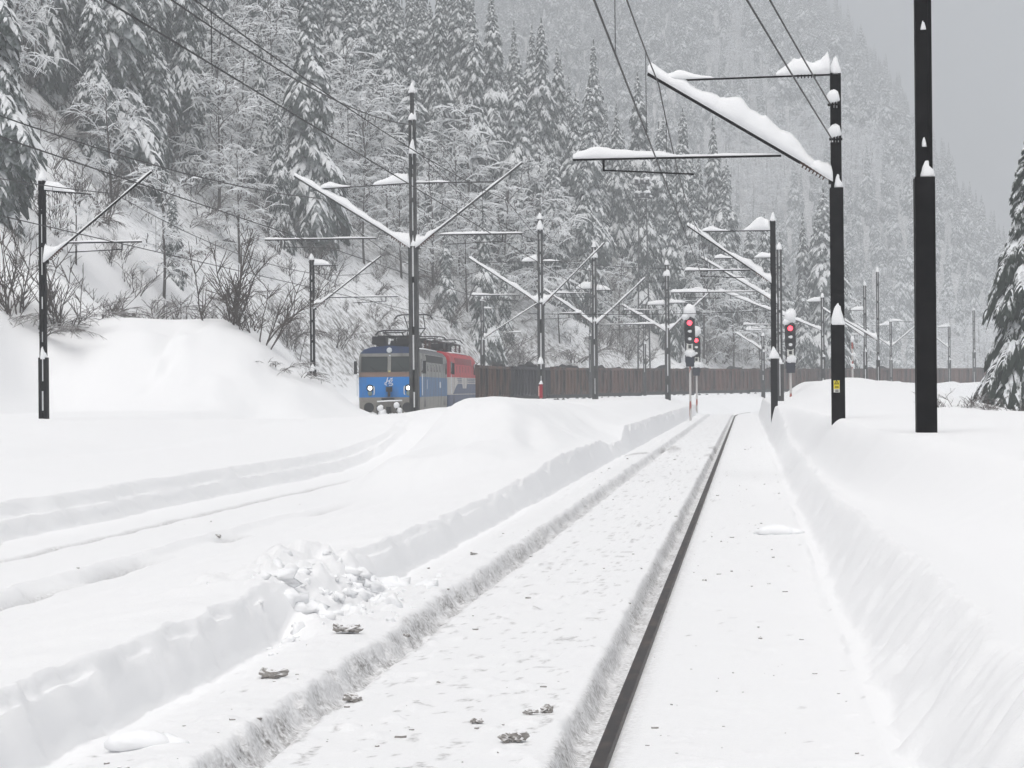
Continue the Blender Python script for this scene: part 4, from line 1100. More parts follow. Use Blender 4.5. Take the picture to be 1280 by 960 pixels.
# ------------------------------------------------------------------ light signals
M_BLACK = mat('signal_black', (0.012, 0.012, 0.014), 0.5)
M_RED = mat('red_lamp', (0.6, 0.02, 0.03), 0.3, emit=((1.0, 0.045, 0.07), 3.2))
M_POSTW = mat('signal_post_white', (0.55, 0.53, 0.52), 0.6, noise=((0.35, 0.10, 0.08), 2.2, 0.52, 0.56, (1, 1, 0.6)))
M_PLATEW = mat('number_plate', (0.7, 0.7, 0.66), 0.5)
M_BOX = mat('relay_box', (0.02, 0.025, 0.04), 0.5)
def light_signal(px, base, head_py, d, label):
    P = at(px, base, d); s = FPX / d
    Z = lambda py: float(at(px, py, d)[2] - P[2])
    r = thing('light_signal', label, 'rail signal', tuple(P))
    zh = Z(head_py)                                                   # centre of the head
    MB().tube([(0, 0, -1.2), (0, 0, zh - 1.0)], 0.055, 8).build('post', M_POSTW, r)
    pl_ = MB(); n = 20; vs = []
    hw, hh = 0.26, 0.66
    for y in (-0.10, 0.10):
        for k in range(n):
            t = 2 * math.pi * k / n
            cz = 0.40 if math.sin(t) > 0 else -0.40
            vs.append((hw * math.cos(t), y, zh + cz + hw * math.sin(t)))
    fs = [tuple(range(n)), tuple(range(2 * n - 1, n - 1, -1))] + [(k, n + k, n + (k + 1) % n, (k + 1) % n) for k in range(n)]
    pl_.add(vs, fs); hd = pl_.build('signal_head', M_BLACK, r)
    for k, zz in enumerate((0.36, 0.02, -0.34)):
        vz = MB()
        m_ = 10
        vv = []
        for y in (-0.10, -0.34):
            for q in range(m_):
                t = -0.35 + (math.pi + 0.7) * q / (m_ - 1)
                vv.append((0.135 * math.cos(t), y, zh + zz + 0.135 * math.sin(t)))
        vz.add(vv, [(q, q + 1, m_ + q + 1, m_ + q) for q in range(m_ - 1)])
        vz.build('visor', M_BLACK, hd)
        lens = MB().lathe((0, -0.135, zh + zz), [(0.0, -0.02), (0.11, 0.0), (0.115, 0.03)], 12, axis='y')
        lens.build('lens', M_RED if k == 0 else M_BLACK, hd)
        if k > 0:
            MB().blob((0.0, -0.27, zh + zz - 0.07), (0.09, 0.10, 0.07), k, 0.25).build('snow_plug', M_SNOW, hd)
    # added glowing dome stands in for the lit lamp's red spill on its hood
    MB().lathe((0, -0.16, zh + 0.36), [(0.0, -0.06), (0.07, -0.05), (0.12, 0.0)], 12, axis='y').build('hood_red_glow', M_RED, hd)
    zf = zh - 1.0
    fr = MB()
    for sx in (-0.2, 0.2):
        fr.box((sx - 0.03, -0.03, zf - 0.55), (sx + 0.03, 0.03, zf + 0.45))
    fr.build('frame', M_BLACK, r)
    nb = MB().box((-0.15, -0.08, zf + 0.06), (0.15, -0.05, zf + 0.36)); nbo = nb.build('number_plate', M_PLATEW, r)
    MB().box((-0.07, -0.09, zf + 0.13), (0.07, -0.082, zf + 0.29)).build('plate_mark', M_BLACK, nbo)
    MB().box((-0.2, -0.16, zf - 0.75), (0.2, 0.14, zf - 0.26)).build('relay_box', M_BOX, r)
    sn = MB().blob((0, -0.02, zh + 0.92), (0.27, 0.2, 0.36), int(px), 0.25); sn.blob((-0.18, 0, zh + 0.66), (0.22, 0.2, 0.16), int(px) + 1, 0.2)
    sn.build('snow_cap', M_SNOW, r, smooth=True)
    MB().blob((0.02, -0.02, zf - 0.12), (0.24, 0.18, 0.22), int(px) + 2, 0.2).build('snow_cap', M_SNOW, r, smooth=True)
    return r
light_signal(863, 503, 413, 108, 'red-lit signal with number plate, the nearer of the pair before the brown wagons')
light_signal(871, 500, 433, 134, 'red-lit signal half hidden behind its nearer twin before the brown wagons')
light_signal(988.5, 493, 420, 106, 'single red-lit signal right beside the dark mast row')

# round shunting signal on a thin white post, far along the line
def disc_signal():
    P = at(1066, 495, 120); r = thing('disc_signal', 'small snow-caked round signal on a thin white pole beside the black warning-plate mast', 'rail signal', tuple(P))
    h = float(at(1066, 424, 120)[2] - P[2])
    MB().tube([(0, 0, -0.8), (0, 0, h)], 0.05, 7).build('post', M_POSTW, r)
    z = float(at(1066, 487, 120)[2] - P[2])
    MB().lathe((0, 0, z), [(0.05, -0.10), (0.23, -0.08), (0.25, 0.0), (0.22, 0.06)], 14, axis='y').build('disc', mat('disc_grey', (0.35, 0.35, 0.36), 0.6), r)
    for q, (x_, z_, rr_) in enumerate(((0, z + 0.16, (0.26, 0.16, 0.2)), (0, h, (0.1, 0.1, 0.16)), (0.05, z + 1.9, (0.12, 0.1, 0.1)), (0, z + 1.3, (0.1, 0.1, 0.1)))):
        MB().blob((x_, -0.02, z_), rr_, q + 3, 0.18).build('snow_cap', M_SNOW, r, smooth=True)
disc_signal()

# red and white marker at the foot of the mast before the wagons
def marker():
    P = at(676, 501, 97); r = thing('marker_post', 'short red marker board with white edge at the mast foot before the wagons', 'marker', tuple(P))
    MB().box((-0.04, -0.04, -0.8), (0.04, 0.04, 0.65)).build('post', mat('marker_white', (0.6, 0.45, 0.42), 0.6), r)
    MB().box((-0.05, -0.065, 0.12), (0.085, -0.045, 0.72)).build('red_board', mat('marker_red', (0.33, 0.012, 0.03), 0.5), r)
    MB().box((-0.10, -0.063, 0.20), (-0.053, -0.047, 0.64)).build('white_edge', mat('marker_edge', (0.65, 0.40, 0.36), 0.6), r)
    b = MB(); cone_cap(b, 0.01, -0.03, 0.72, 0.085, 0.16); b.build('snow_cap', M_SNOW, r, smooth=True)
marker()

# lattice floodlight mast up the slope
def floodlight():
    d = 200; P = at(805, 448, d); r = thing('lattice_mast', 'lattice floodlight mast with snowy platforms in front of the weeping spruces', 'lattice mast', tuple(P))
    H = float(at(805, 226, d)[2] - P[2])
    b = MB(); w0, w1 = 0.55, 0.30
    for sx in (-1, 1):
        for sy in (-1, 1):
            b.tube([(sx * w0, sy * w0, -2), (sx * w1, sy * w1, H)], 0.05, 5)
    n = int(H / 0.9)
    for k in range(n):
        za, zb2 = H * k / n, H * (k + 1) / n
        wa, wb_ = lerp(w0, w1, k / n), lerp(w0, w1, (k + 1) / n)
        sg = 1 if k % 2 else -1
        for sy in (-1, 1):
            b.tube([(-wa * sg, sy * wa, za), (wb_ * sg, sy * wb_, zb2)], 0.03, 4)
            b.tube([(sy * wa, -wa * sg, za), (sy * wb_, wb_ * sg, zb2)], 0.03, 4)
    b.build('lattice_frame', M_GREY, r)
    for zz in (H - 0.3, H - 1.5):
        pf = MB().box((-0.75, -0.75, zz - 0.06), (0.75, 0.75, zz)).build('platform', M_GREY, r)
        for sx in (-0.5, 0.0, 0.5):
            MB().box((sx - 0.16, -0.95, zz + 0.02), (sx + 0.16, -0.68, zz + 0.34)).build('floodlight', M_GREY, pf)
    for zz in (H - 0.3, H - 1.5):
        for q, (c_, rr_) in enumerate((((0, 0, zz + 0.12), (0.9, 0.8, 0.20)), ((-0.4, -0.8, zz + 0.40), (0.3, 0.2, 0.16)), ((0.45, -0.8, zz + 0.42), (0.3, 0.2, 0.18)))):
            MB().blob(c_, rr_, q + 3, 0.18).build('snow_cap', M_SNOW, r, smooth=True)
floodlight()
# ------------------------------------------------------------------ trees and shrubs
def tongue(mb, P0, d, L, W, pitch, droop, nseg, jag, rs, mat, sag=0.35):
    """A drooping, snow-laden finger of a spruce bough: a roof-shaped sheet that hangs from its spine."""
    u = np.linspace(0, 1, nseg + 1)
    lat = np.array((-d[1], d[0], 0.0))
    sp = P0[None, :] + d[None, :] * (L * u * (1 - 0.25 * droop * u))[:, None]
    sp[:, 2] += L * (pitch * u - droop * u * u)
    w = W * (0.30 + 0.85 * np.sin(math.pi * np.minimum(1, 0.12 + 0.88 * u) ** 0.9)) * 0.5
    w[-1] *= 0.25
    wl = w * (1 + jag * (rs.rand(nseg + 1) - 0.5) * 2)
    wr = w * (1 + jag * (rs.rand(nseg + 1) - 0.5) * 2)
    vs = np.empty((3 * (nseg + 1), 3))
    vs[0::3] = sp + lat * wl[:, None]; vs[0::3, 2] -= sag * wl * (0.7 + 0.6 * rs.rand(nseg + 1)) + 0.02
    vs[1::3] = sp; vs[1::3, 2] += 0.05 * W * rs.rand(nseg + 1)
    vs[2::3] = sp - lat * wr[:, None]; vs[2::3, 2] -= sag * wr * (0.7 + 0.6 * rs.rand(nseg + 1)) + 0.02
    fs = []
    for i in range(nseg):
        a = 3 * i
        fs += [(a, a + 1, a + 4, a + 3), (a + 1, a + 2, a + 5, a + 4)]
    mb.add(vs, fs, mat)
    return sp

def spruce_meshes(seed, H, R, detail=1.0, thin=0.0, heavy=1.0):
    rs = np.random.RandomState(seed)
    tr = MB()
    lean = (rs.rand(2) - 0.5) * 0.03 * H
    zs = np.linspace(-1.2, H, 9)
    tr.tube([(lean[0] * max(z, 0) / H, lean[1] * max(z, 0) / H, z) for z in zs], [max(0.02, 0.018 * H * (1 - 0.97 * max(z, 0) / H)) for z in zs], 7)
    cr = MB()
    z = 0.04 * H + rs.rand() * 0.4
    while z < H * 0.985:
        q = z / H
        Rz = R * (1 - q) ** 0.80 * (0.80 + 0.20 * math.sin(q * 19 + seed)) * (1 if q > 0.13 else 0.82) + 0.14
        nb = int(round((4.2 + 4.2 * (1 - q)) * (0.9 + 0.25 * rs.rand())))
        a0 = rs.rand() * 6.28
        for k in range(nb):
            if rs.rand() < thin:
                continue
            a = a0 + 6.283 * (k + 0.55 * (rs.rand() - 0.5)) / nb
            d = np.array((math.cos(a), math.sin(a), 0.0))
            L = Rz * (0.62 + 0.5 * rs.rand())
            pitch = lerp(-0.05, 0.28, q) + 0.16 * (rs.rand() - 0.5)
            droop = (0.75 + 0.50 * rs.rand()) * lerp(1.10, 0.85, q)
            P0 = np.array((lean[0] * q, lean[1] * q, z + 0.25 * (rs.rand() - 0.5)))
            W = L * (0.20 + 0.10 * rs.rand()) * heavy + 0.05
            # dark hanging needles under the snow
            tongue(cr, P0 - np.array((0, 0, 0.10 + 0.03 * L)), d, L * 1.04, W * 1.5, pitch, droop * 1.12, 5, 0.75, rs, 1, sag=0.9)
            sp = tongue(cr, P0, d, L, W * 0.8, pitch, droop, 5, 0.40, rs, 0, sag=0.6)
            nsub = int((3 + 3.0 * L) * detail)
            for j in range(nsub):
                u = 0.25 + 0.65 * (j + rs.rand()) / max(nsub, 1)
                side = 1 if (j + k) % 2 else -1
                da = a + side * (0.55 + 0.5 * rs.rand())
                dd = np.array((math.cos(da), math.sin(da), 0.0))
                i0 = min(int(u * 5), 4); f = u * 5 - i0
                Q = sp[i0] * (1 - f) + sp[i0 + 1] * f
                l2 = L * (0.26 + 0.26 * rs.rand()) * (1.25 - u)
                tongue(cr, Q - np.array((0, 0, 0.07)), dd, l2 * 1.15, l2 * 0.50, -0.3, 1.05, 2, 0.8, rs, 1, sag=1.2)
                tongue(cr, Q, dd, l2, l2 * 0.30 * heavy + 0.04, -0.2, 0.75 + 0.3 * rs.rand(), 3, 0.35, rs, 0, sag=0.6)
        z += lerp(0.50, 0.27, q) * (0.85 + 0.3 * rs.rand()) / (0.55 + 0.45 * detail) * (H / 17.0) ** 0.5
    cr.blob((lean[0], lean[1], H - 0.05), (0.06, 0.06, 0.28), seed, 0.2, 0, 6, 4)
    return tr, cr

def branch_pts(P, d, L, n, wob, lift, rs):
    pts = [P.copy()]
    d = d / np.linalg.norm(d)
    for i in range(n):
        d = d + (rs.rand(3) - 0.5) * wob + np.array((0, 0, lift))
        d = d / np.linalg.norm(d)
        pts.append(pts[-1] + d * L / n)
    return np.array(pts), d

def thin_tube(mb, pts, r0, r1, mat=0):
    k = len(pts); tan = np.gradient(pts, axis=0)
    r = np.linspace(r0, r1, k)
    vs = []
    for i in range(k):
        a = np.cross(tan[i], (0, 0, 1.0)); n = np.linalg.norm(a)
        a = a / n if n > 1e-6 else np.array((1.0, 0, 0))
        b = np.cross(a, tan[i]); b /= np.linalg.norm(b) + 1e-9
        vs += [pts[i] + a * r[i] - b * r[i] * 0.6, pts[i] + b * r[i] * 1.1, pts[i] - a * r[i] - b * r[i] * 0.6]
    fs = []
    for i in range(k - 1):
        o = 3 * i
        for j in range(3):
            j2 = (j + 1) % 3
            fs.append((o + j, o + 3 + j, o + 3 + j2, o + j2))
    mb.add(vs, fs, mat)

def broadleaf_meshes(seed, H, spread, dens=1.0):
    """A bare broadleaved tree, every twig furred with snow and bowed under it."""
    rs = np.random.RandomState(seed)
    tr, cr = MB(), MB()
    tp, td = branch_pts(np.array((0, 0, -1.0)), np.array((0.05 * (rs.rand() - 0.5), 0.05 * (rs.rand() - 0.5), 1.0)), H * 0.95, 8, 0.10, 0.05, rs)
    tr.tube(tp, np.linspace(0.012 * H, 0.025, len(tp)), 6)
    nl = int(17 * dens)
    for i in range(nl):
        u = 0.22 + 0.78 * (i + rs.rand()) / nl
        k = min(int(u * 8), 7); f = u * 8 - k
        P = tp[k] * (1 - f) + tp[k + 1] * f
        a = rs.rand() * 6.28
        up = 0.25 + 0.8 * u + 0.3 * rs.rand()
        L1 = spread * (0.55 + 0.6 * rs.rand()) * (1.15 - 0.65 * u)
        p1, d1 = branch_pts(P, np.array((math.cos(a), math.sin(a), up)), L1, 6, 0.35, -0.10, rs)
        thin_tube(cr, p1, 0.06, 0.030)
        for j in range(int(8 * dens)):
            v = 0.15 + 0.85 * (j + rs.rand()) / (8 * dens)
            kk = min(int(v * 6), 5); P2 = p1[kk] + (p1[kk + 1] - p1[kk]) * (v * 6 - kk)
            b = rs.rand() * 6.28
            dd = (p1[kk + 1] - p1[kk]); dd = dd / np.linalg.norm(dd) + 0.9 * np.array((math.cos(b), math.sin(b), 0.5 * rs.rand()))
            L2 = L1 * (0.22 + 0.25 * rs.rand())
            p2, d2 = branch_pts(P2, dd, L2, 4, 0.45, -0.16, rs)
            thin_tube(cr, p2, 0.045, 0.028)
            for q in range(6):
                w = 0.15 + 0.85 * (q + rs.rand()) / 6
                k3 = min(int(w * 4), 3); P3 = p2[k3] + (p2[k3 + 1] - p2[k3]) * (w * 4 - k3)
                c = rs.rand() * 6.28
                d3 = (p2[k3 + 1] - p2[k3]); d3 = d3 / (np.linalg.norm(d3) + 1e-6) + 0.9 * np.array((math.cos(c), math.sin(c), 0.5 * (rs.rand() - 0.4)))
                p3, _ = branch_pts(P3, d3, L2 * (0.35 + 0.4 * rs.rand()), 3, 0.4, -0.18, rs)
                thin_tube(cr, p3, 0.036, 0.020)
    return tr, cr

def shrub_mesh(seed, H, n, arch=0.0, fan=0.35):
    rs = np.random.RandomState(seed)
    mb = MB()
    for i in range(n):
        a = rs.rand() * 6.28
        P = np.array((math.cos(a), math.sin(a), 0)) * rs.rand() * 0.35 * H ** 0.5 + np.array((0, 0, -0.4))
        p1, d1 = branch_pts(P, np.array((math.cos(a) * fan, math.sin(a) * fan, 1.0)), H * (0.6 + 0.5 * rs.rand()), 7, 0.28, -arch, rs)
        thin_tube(mb, p1, 0.028, 0.010)
        for j in range(7):
            v = 0.25 + 0.75 * rs.rand()
            k = min(int(v * 7), 6); Q = p1[k]
            b = rs.rand() * 6.28
            d2 = (p1[k + 1] - p1[k]); d2 = d2 / np.linalg.norm(d2) + 0.75 * np.array((math.cos(b), math.sin(b), 0.2))
            p2, _ = branch_pts(Q, d2, H * (0.18 + 0.22 * rs.rand()), 4, 0.3, -arch, rs)
            thin_tube(mb, p2, 0.016, 0.007)
            for q in range(2):
                k2 = 1 + q; c = rs.rand() * 6.28
                d3 = (p2[k2 + 1] - p2[k2]); d3 = d3 / np.linalg.norm(d3) + 0.8 * np.array((math.cos(c), math.sin(c), 0.1))
                p3, _ = branch_pts(p2[k2], d3, H * 0.12, 2, 0.3, -arch, rs)
                thin_tube(mb, p3, 0.010, 0.005)
    return mb

# --- one of each kind; every other tree is a copy with its own size and turn
SPRUCE, BROAD, SHRUB = [], [], []
SPRUCE_SPEC = [(1, 17.0, 3.0, 1.0, 0.04, 1.0), (2, 17.0, 3.9, 1.15, 0.05, 1.0), (3, 17.0, 2.2, 1.0, 0.05, 1.05), (4, 17.0, 4.2, 1.2, 0.06, 0.95), (5, 17.0, 3.2, 1.0, 0.12, 0.9)]
for sd_, H_, R_, de_, th_, hv_ in SPRUCE_SPEC:
    t_, c_ = spruce_meshes(sd_, H_, R_, de_, th_, hv_)
    SPRUCE.append((t_, c_, H_))
for sd_, H_, sp_, de_ in [(11, 11.0, 4.2, 1.0), (12, 11.0, 5.0, 1.0), (13, 11.0, 3.4, 0.9), (14, 11.0, 4.6, 1.15)]:
    t_, c_ = broadleaf_meshes(sd_, H_, sp_, de_)
    BROAD.append((t_, c_, H_))
for sd_, H_, n_, ar_, fa_ in [(21, 3.0, 9, 0.0, 0.30), (22, 3.0, 12, 0.06, 0.5), (23, 3.0, 16, 0.16, 0.8)]:
    SHRUB.append((shrub_mesh(sd_, H_, n_, ar_, fa_), H_))
PROTO = {}

def plant_tree(kind, var, loc, height, label, group, rs, squash=1.0, widen=1.0):
    table = SPRUCE if kind == 'spruce_tree' else BROAD
    sc = height / table[var][2]
    s3 = (sc * widen, sc * widen, sc * squash)
    rz = rs.rand() * 6.28
    if (kind, var) not in PROTO:
        r = thing(kind, label, 'tree', loc, rz, group); r.scale = s3
        a = table[var][0].build('trunk', M_BARK, r)
        b = table[var][1].build('crown', [M_BOUGH, M_NEEDLE] if kind == 'spruce_tree' else M_TWIG, r)
        PROTO[(kind, var)] = (r, [a, b])
        return r
    r0, kids = PROTO[(kind, var)]
    return copy_thing(r0, kids, label, group, loc, rz, s3)

def plant_shrub(var, loc, height, label, group, rs, widen=1.0):
    sc = height / SHRUB[var][1]
    rz = rs.rand() * 6.28
    s3 = (sc * widen, sc * widen, sc)
    if ('shrub', var) not in PROTO:
        o = SHRUB[var][0].build('bare_shrub', M_BARE); PROTO[('shrub', var)] = o
    else:
        o = PROTO[('shrub', var)].copy(); COL.objects.link(o)
    o.location = loc; o.rotation_euler = (0, 0, rz); o.scale = s3
    tag(o, label, 'shrub', group)
    if group is None and 'group' in o: del o['group']
    return o

TR = np.random.RandomState(77)
TREES = []            # planted so far: x, y, keep-clear radius
# trees that stand out in the photograph: foot pixel, height seen in pixels, kind, variant, widen, label
FEATURE = [
    (-8, 262, 430, 's', 1, 1.15, 'large dark spruce with thick white snow pads, cut by the edge above the first mast'),
    (193, 232, 270, 's', 2, 1.0, 'slim upright spruce heavy with snow, above the big snow heap'),
    (243, 175, 260, 's', 2, 0.95, 'tall narrow spruce behind the slim one above the snow heap'),
    (120, 205, 285, 's', 0, 1.0, 'tall spruce with drooping boughs between the edge spruce and the slim one'),
    (328, 246, 215, 's', 0, 0.75, 'pointed spruce beside the small snow-coned saplings'),
    (312, 232, 92, 's', 2, 1.25, 'small spruce sapling bent into a white cone of snow below the pointed spruce'),
    (390, 208, 78, 's', 2, 1.3, 'small spruce sapling wrapped in snow right above the tip of the long bracket'),
    (545, 262, 186, 's', 2, 1.0, 'slim white spruce just beside the top of the double-arm mast'),
    (668, 225, 195, 's', 0, 1.1, 'broad snowy spruce up the slope above the red locomotive'),
    (612, 175, 215, 's', 1, 1.0, 'tall spruce high on the slope between the double-arm mast and the next mast'),
    (722, 338, 225, 's', 1, 1.15, 'big spruce with long weeping snow-covered boughs above the second open wagon'),
    (772, 318, 190, 's', 4, 1.0, 'grey-white spruce beside the big weeping one above the wagons'),
    (858, 345, 212, 's', 1, 1.0, 'tall weeping spruce behind the lattice floodlight mast'),
    (815, 340, 120, 's', 0, 1.1, 'shorter spruce at the foot of the lattice floodlight mast'),
    (955, 350, 128, 's', 0, 1.1, 'small pointed spruce behind the mast row by the red signals'),
    (905, 330, 300, 's', 3, 0.9, 'very tall pale spruce rising into the fog over the red signals'),
    (215, 345, 120, 's', 4, 1.25, 'low dark spruce with sparse snow hanging over the bank behind the snow heap'),
    (140, 250, 170, 'b', 1, 1.0, 'broad leafless tree white with snow between the edge spruce and the slim spruce'),
    (205, 372, 190, 'b', 0, 1.0, 'leafless tree with a bent trunk standing behind the snow heap'),
    (95, 330, 130, 'b', 2, 1.0, 'thin leafless tree above the shrubs at the first mast'),
    (300, 330, 170, 'b', 3, 1.0, 'leafless tree over the clump of dark stems beside the second mast'),
    (430, 215, 190, 'b', 1, 1.1, 'wide frosted leafless tree above the long snowy bracket'),
    (455, 330, 150, 'b', 0, 1.0, 'leafless tree on the slope straight above the blue locomotive cab'),
    (590, 318, 210, 'b', 1, 1.1, 'large frosted tree with bowed branches above the red locomotive'),
    (640, 345, 170, 'b', 3, 1.1, 'frosted leafless tree overhanging the slope above the first open wagon'),
    (500, 300, 120, 'b', 2, 1.0, 'leafless tree half hidden behind the double-arm mast'),
    (700, 430, 110, 'b', 2, 0.9, 'grey thicket tree at the foot of the slope above the second wagon'),
]
for (px, py, hpx, kk, var, wd, lab) in FEATURE:
    p = hit(px, py, 60, 600)
    if p is None:
        continue
    d = proj(p)[2]
    plant_tree('spruce_tree' if kk == 's' else 'broadleaf_tree', var, (p[0], p[1], p[2] - 0.3), hpx * d / FPX, lab, None, TR, widen=wd)
    TREES.append((p[0], p[1], 2.6))

ORD = ['first', 'second', 'third', 'fourth', 'fifth', 'sixth', 'seventh', 'eighth', 'ninth', 'tenth', 'eleventh', 'twelfth', 'thirteenth', 'fourteenth', 'fifteenth',
       'sixteenth', 'seventeenth', 'eighteenth', 'nineteenth', 'twentieth', 'twenty-first', 'twenty-second', 'twenty-third', 'twenty-fourth', 'twenty-fifth', 'twenty-sixth', 'twenty-seventh', 'twenty-eighth'] + ['number %d' % k for k in range(29, 200)]
def name_in_order(rows):
    """Alike plants of one stretch are told apart by their order along it."""
    by = {}
    for g, px, o, lab in rows: by.setdefault(g, []).append((px, o, lab))
    for g, L in by.items():
        L.sort(key=lambda q: q[0])
        for k, (px, o, lab) in enumerate(L):
            o['label'] = '%s %s' % lab if len(L) == 1 else '%s %s from the left, %s' % (ORD[k], lab[0], lab[1])

def region_words(px):
    for lim, w in ((45, 'by the picture edge'), (100, 'above the edge mast'), (170, 'above the heap crest'), (250, 'above the heap shoulder'), (330, 'above the heap foot'), (400, 'above the thin dark mast'), (470, 'above the blue cab'), (620, 'above the two locomotives'),
                   (760, 'above the first open wagons'), (930, 'behind the red signals'), (1060, 'behind the far mast row'), (5000, 'behind the black masts')):
        if px < lim:
            return w

cand = []
_xs = np.concatenate([TR.uniform(-110, 110, 26000), TR.uniform(-150, 220, 40000)]); _yy = np.concatenate([TR.uniform(95, 480, 26000), TR.uniform(400, 1250, 40000)])
_sd, _ss = train_ds(_xs, _yy)
_az = np.arctan2(_xs - CAM[0], _yy) + YAW
_zz = ground_z(_xs, _yy)
ok = (_sd > 13) & (_az > -0.262) & (_az < 0.235)
tree_line = lerp(30.0, 16.0, sstep(45, 95, _ss)); tree_line = np.where(_ss < -5, 17.0, tree_line)
ok &= _sd > tree_line + 5 * vnoise(_xs * 0.08, _yy * 0.08, 201)
ok &= ~((_az > 0.15) & (_zz < 3.0))                            # the valley floor stays open
order = np.argsort(_yy)
GRID = {}
def clear(x, y, r):
    gx, gy = int(x // 8), int(y // 8)
    for i in (gx - 1, gx, gx + 1):
        for j in (gy - 1, gy, gy + 1):
            for (a, b, c) in GRID.get((i, j), ()):
                if (a - x) ** 2 + (b - y) ** 2 < max(r, c) ** 2:
                    return False
    return True
def occupy(x, y, r):
    GRID.setdefault((int(x // 8), int(y // 8)), []).append((x, y, r))
for t_ in TREES: occupy(*t_)
n_ind = {'spruce_tree': 0, 'broadleaf_tree': 0}
FAR = []
NAMED = []
for i in np.nonzero(ok)[0]:
    pass
for i in order:
    if not ok[i]: continue
    x, y, z = _xs[i], _yy[i], _zz[i]
    px, py, d = proj((x, y, z))
    mixn = vnoise(x * 0.03, y * 0.03, 203) + 0.5 * (TR.rand() - 0.5)
    broad = mixn > (-0.10 if (230 < px < 700 and d < 250) else 0.14 if px < 700 and d < 300 else 0.45)
    r = (3.5 if broad else 4.1) * (1 + 0.2 * (d > 230) + 0.35 * (d > 420))
    if not clear(x, y, r): continue
    occupy(x, y, r)
    h = (TR.uniform(8.5, 14.0) if broad else TR.uniform(14, 25) * (1.0 if TR.rand() > 0.2 else 0.55))
    kind = 'broadleaf_tree' if broad else 'spruce_tree'
    if py - h * FPX / d > 960 or py < -40: continue
    if d > 290 or n_ind[kind] > 240:
        FAR.append((x, y, z - 0.4, h, kind, TR.randint(5 if not broad else 4), TR.rand() * 6.28))
        continue
    n_ind[kind] += 1
    where = region_words(px)
    high = 'high' if z > 26 else 'low' if z < 12 else 'midway'
    if broad:
        lab = ('snow-furred leafless tree', '%s %s' % (high, where)); grp = 'snow-furred leafless trees %s %s' % (high, where)
    else:
        size = 'tall' if h > 19 else 'middling' if h > 13.8 else 'young'
        lab = ('%s snow-laden spruce' % size, '%s %s' % (high, where)); grp = '%s snow-laden spruces %s %s' % (size, high, where)
    NAMED.append((grp, px, plant_tree(kind, TR.randint(len(BROAD) if broad else 5), (x, y, z - 0.4), h, grp, grp, TR, widen=TR.uniform(0.85, 1.2)), lab))

name_in_order(NAMED)

# --- the far wood in the fog, one mass: geometry nodes set the same trees out on points
def forest_mass(name, pts, objs_by_var):
    me = bpy.data.meshes.new(name)
    me.from_pydata([p[:3] for p in pts], [], [])
    for key, vals in (('tree_kind', [objs_by_var['index'][(p[4], p[5])] for p in pts]),):
        a = me.attributes.new(key, 'INT', 'POINT'); a.data.foreach_set('value', np.array(vals, dtype=np.int32))
    hs = [p[3] / (17.0 if p[4] == 'spruce_tree' else 11.0) for p in pts]
    a = me.attributes.new('size', 'FLOAT', 'POINT'); a.data.foreach_set('value', np.array(hs, dtype=np.float32))
    a = me.attributes.new('turn', 'FLOAT', 'POINT'); a.data.foreach_set('value', np.array([p[6] for p in pts], dtype=np.float32))
    o = bpy.data.objects.new(name, me); COL.objects.link(o)
    ng = bpy.data.node_groups.new('set_out_trees', 'GeometryNodeTree')
    ng.interface.new_socket('Geometry', in_out='INPUT', socket_type='NodeSocketGeometry')
    ng.interface.new_socket('Geometry', in_out='OUTPUT', socket_type='NodeSocketGeometry')
    N, L = ng.nodes, ng.links.new
    gi, go = N.new('NodeGroupInput'), N.new('NodeGroupOutput')
    join = N.new('GeometryNodeJoinGeometry')
    def attr(nm, ty):
        q = N.new('GeometryNodeInputNamedAttribute'); q.data_type = ty; q.inputs['Name'].default_value = nm
        return q.outputs['Attribute']
    kd, sz, tn = attr('tree_kind', 'INT'), attr('size', 'FLOAT'), attr('turn', 'FLOAT')
    rot = N.new('ShaderNodeCombineXYZ'); L(tn, rot.inputs['Z'])
    for k, (tobj, cobj) in enumerate(objs_by_var['objs']):
        cmpn = N.new('FunctionNodeCompare'); cmpn.data_type = 'INT'; cmpn.operation = 'EQUAL'
        ints = [q for q in cmpn.inputs if q.type == 'INT']
        L(kd, ints[0]); ints[1].default_value = k
        j2 = N.new('GeometryNodeJoinGeometry')
        for ob in (tobj, cobj):
            oi = N.new('GeometryNodeObjectInfo'); oi.transform_space = 'ORIGINAL'; oi.inputs['Object'].default_value = ob
            L(oi.outputs['Geometry'], j2.inputs[0])
        ins = N.new('GeometryNodeInstanceOnPoints')
        L(gi.outputs[0], ins.inputs['Points']); L(cmpn.outputs[0], ins.inputs['Selection']); L(j2.outputs[0], ins.inputs['Instance'])
        L(rot.outputs[0], ins.inputs['Rotation']); L(sz, ins.inputs['Scale'])
        L(ins.outputs[0], join.inputs[0])
    L(join.outputs[0], go.inputs[0])
    md = o.modifiers.new('trees', 'NODES'); md.node_group = ng
    return tag(o, 'mass of far snowy trees fading into the fog up the hill', 'forest', None, 'stuff')
_keys = [k for k in PROTO if k[0] in ('spruce_tree', 'broadleaf_tree')]
_index = {k: i for i, k in enumerate(_keys)}
FAR = [p for p in FAR if (p[4], p[5]) in _index]
forest_mass('distant_forest', FAR, {'index': _index, 'objs': [tuple(PROTO[k][1]) for k in _keys]})
print('TREES', n_ind, 'far', len(FAR))
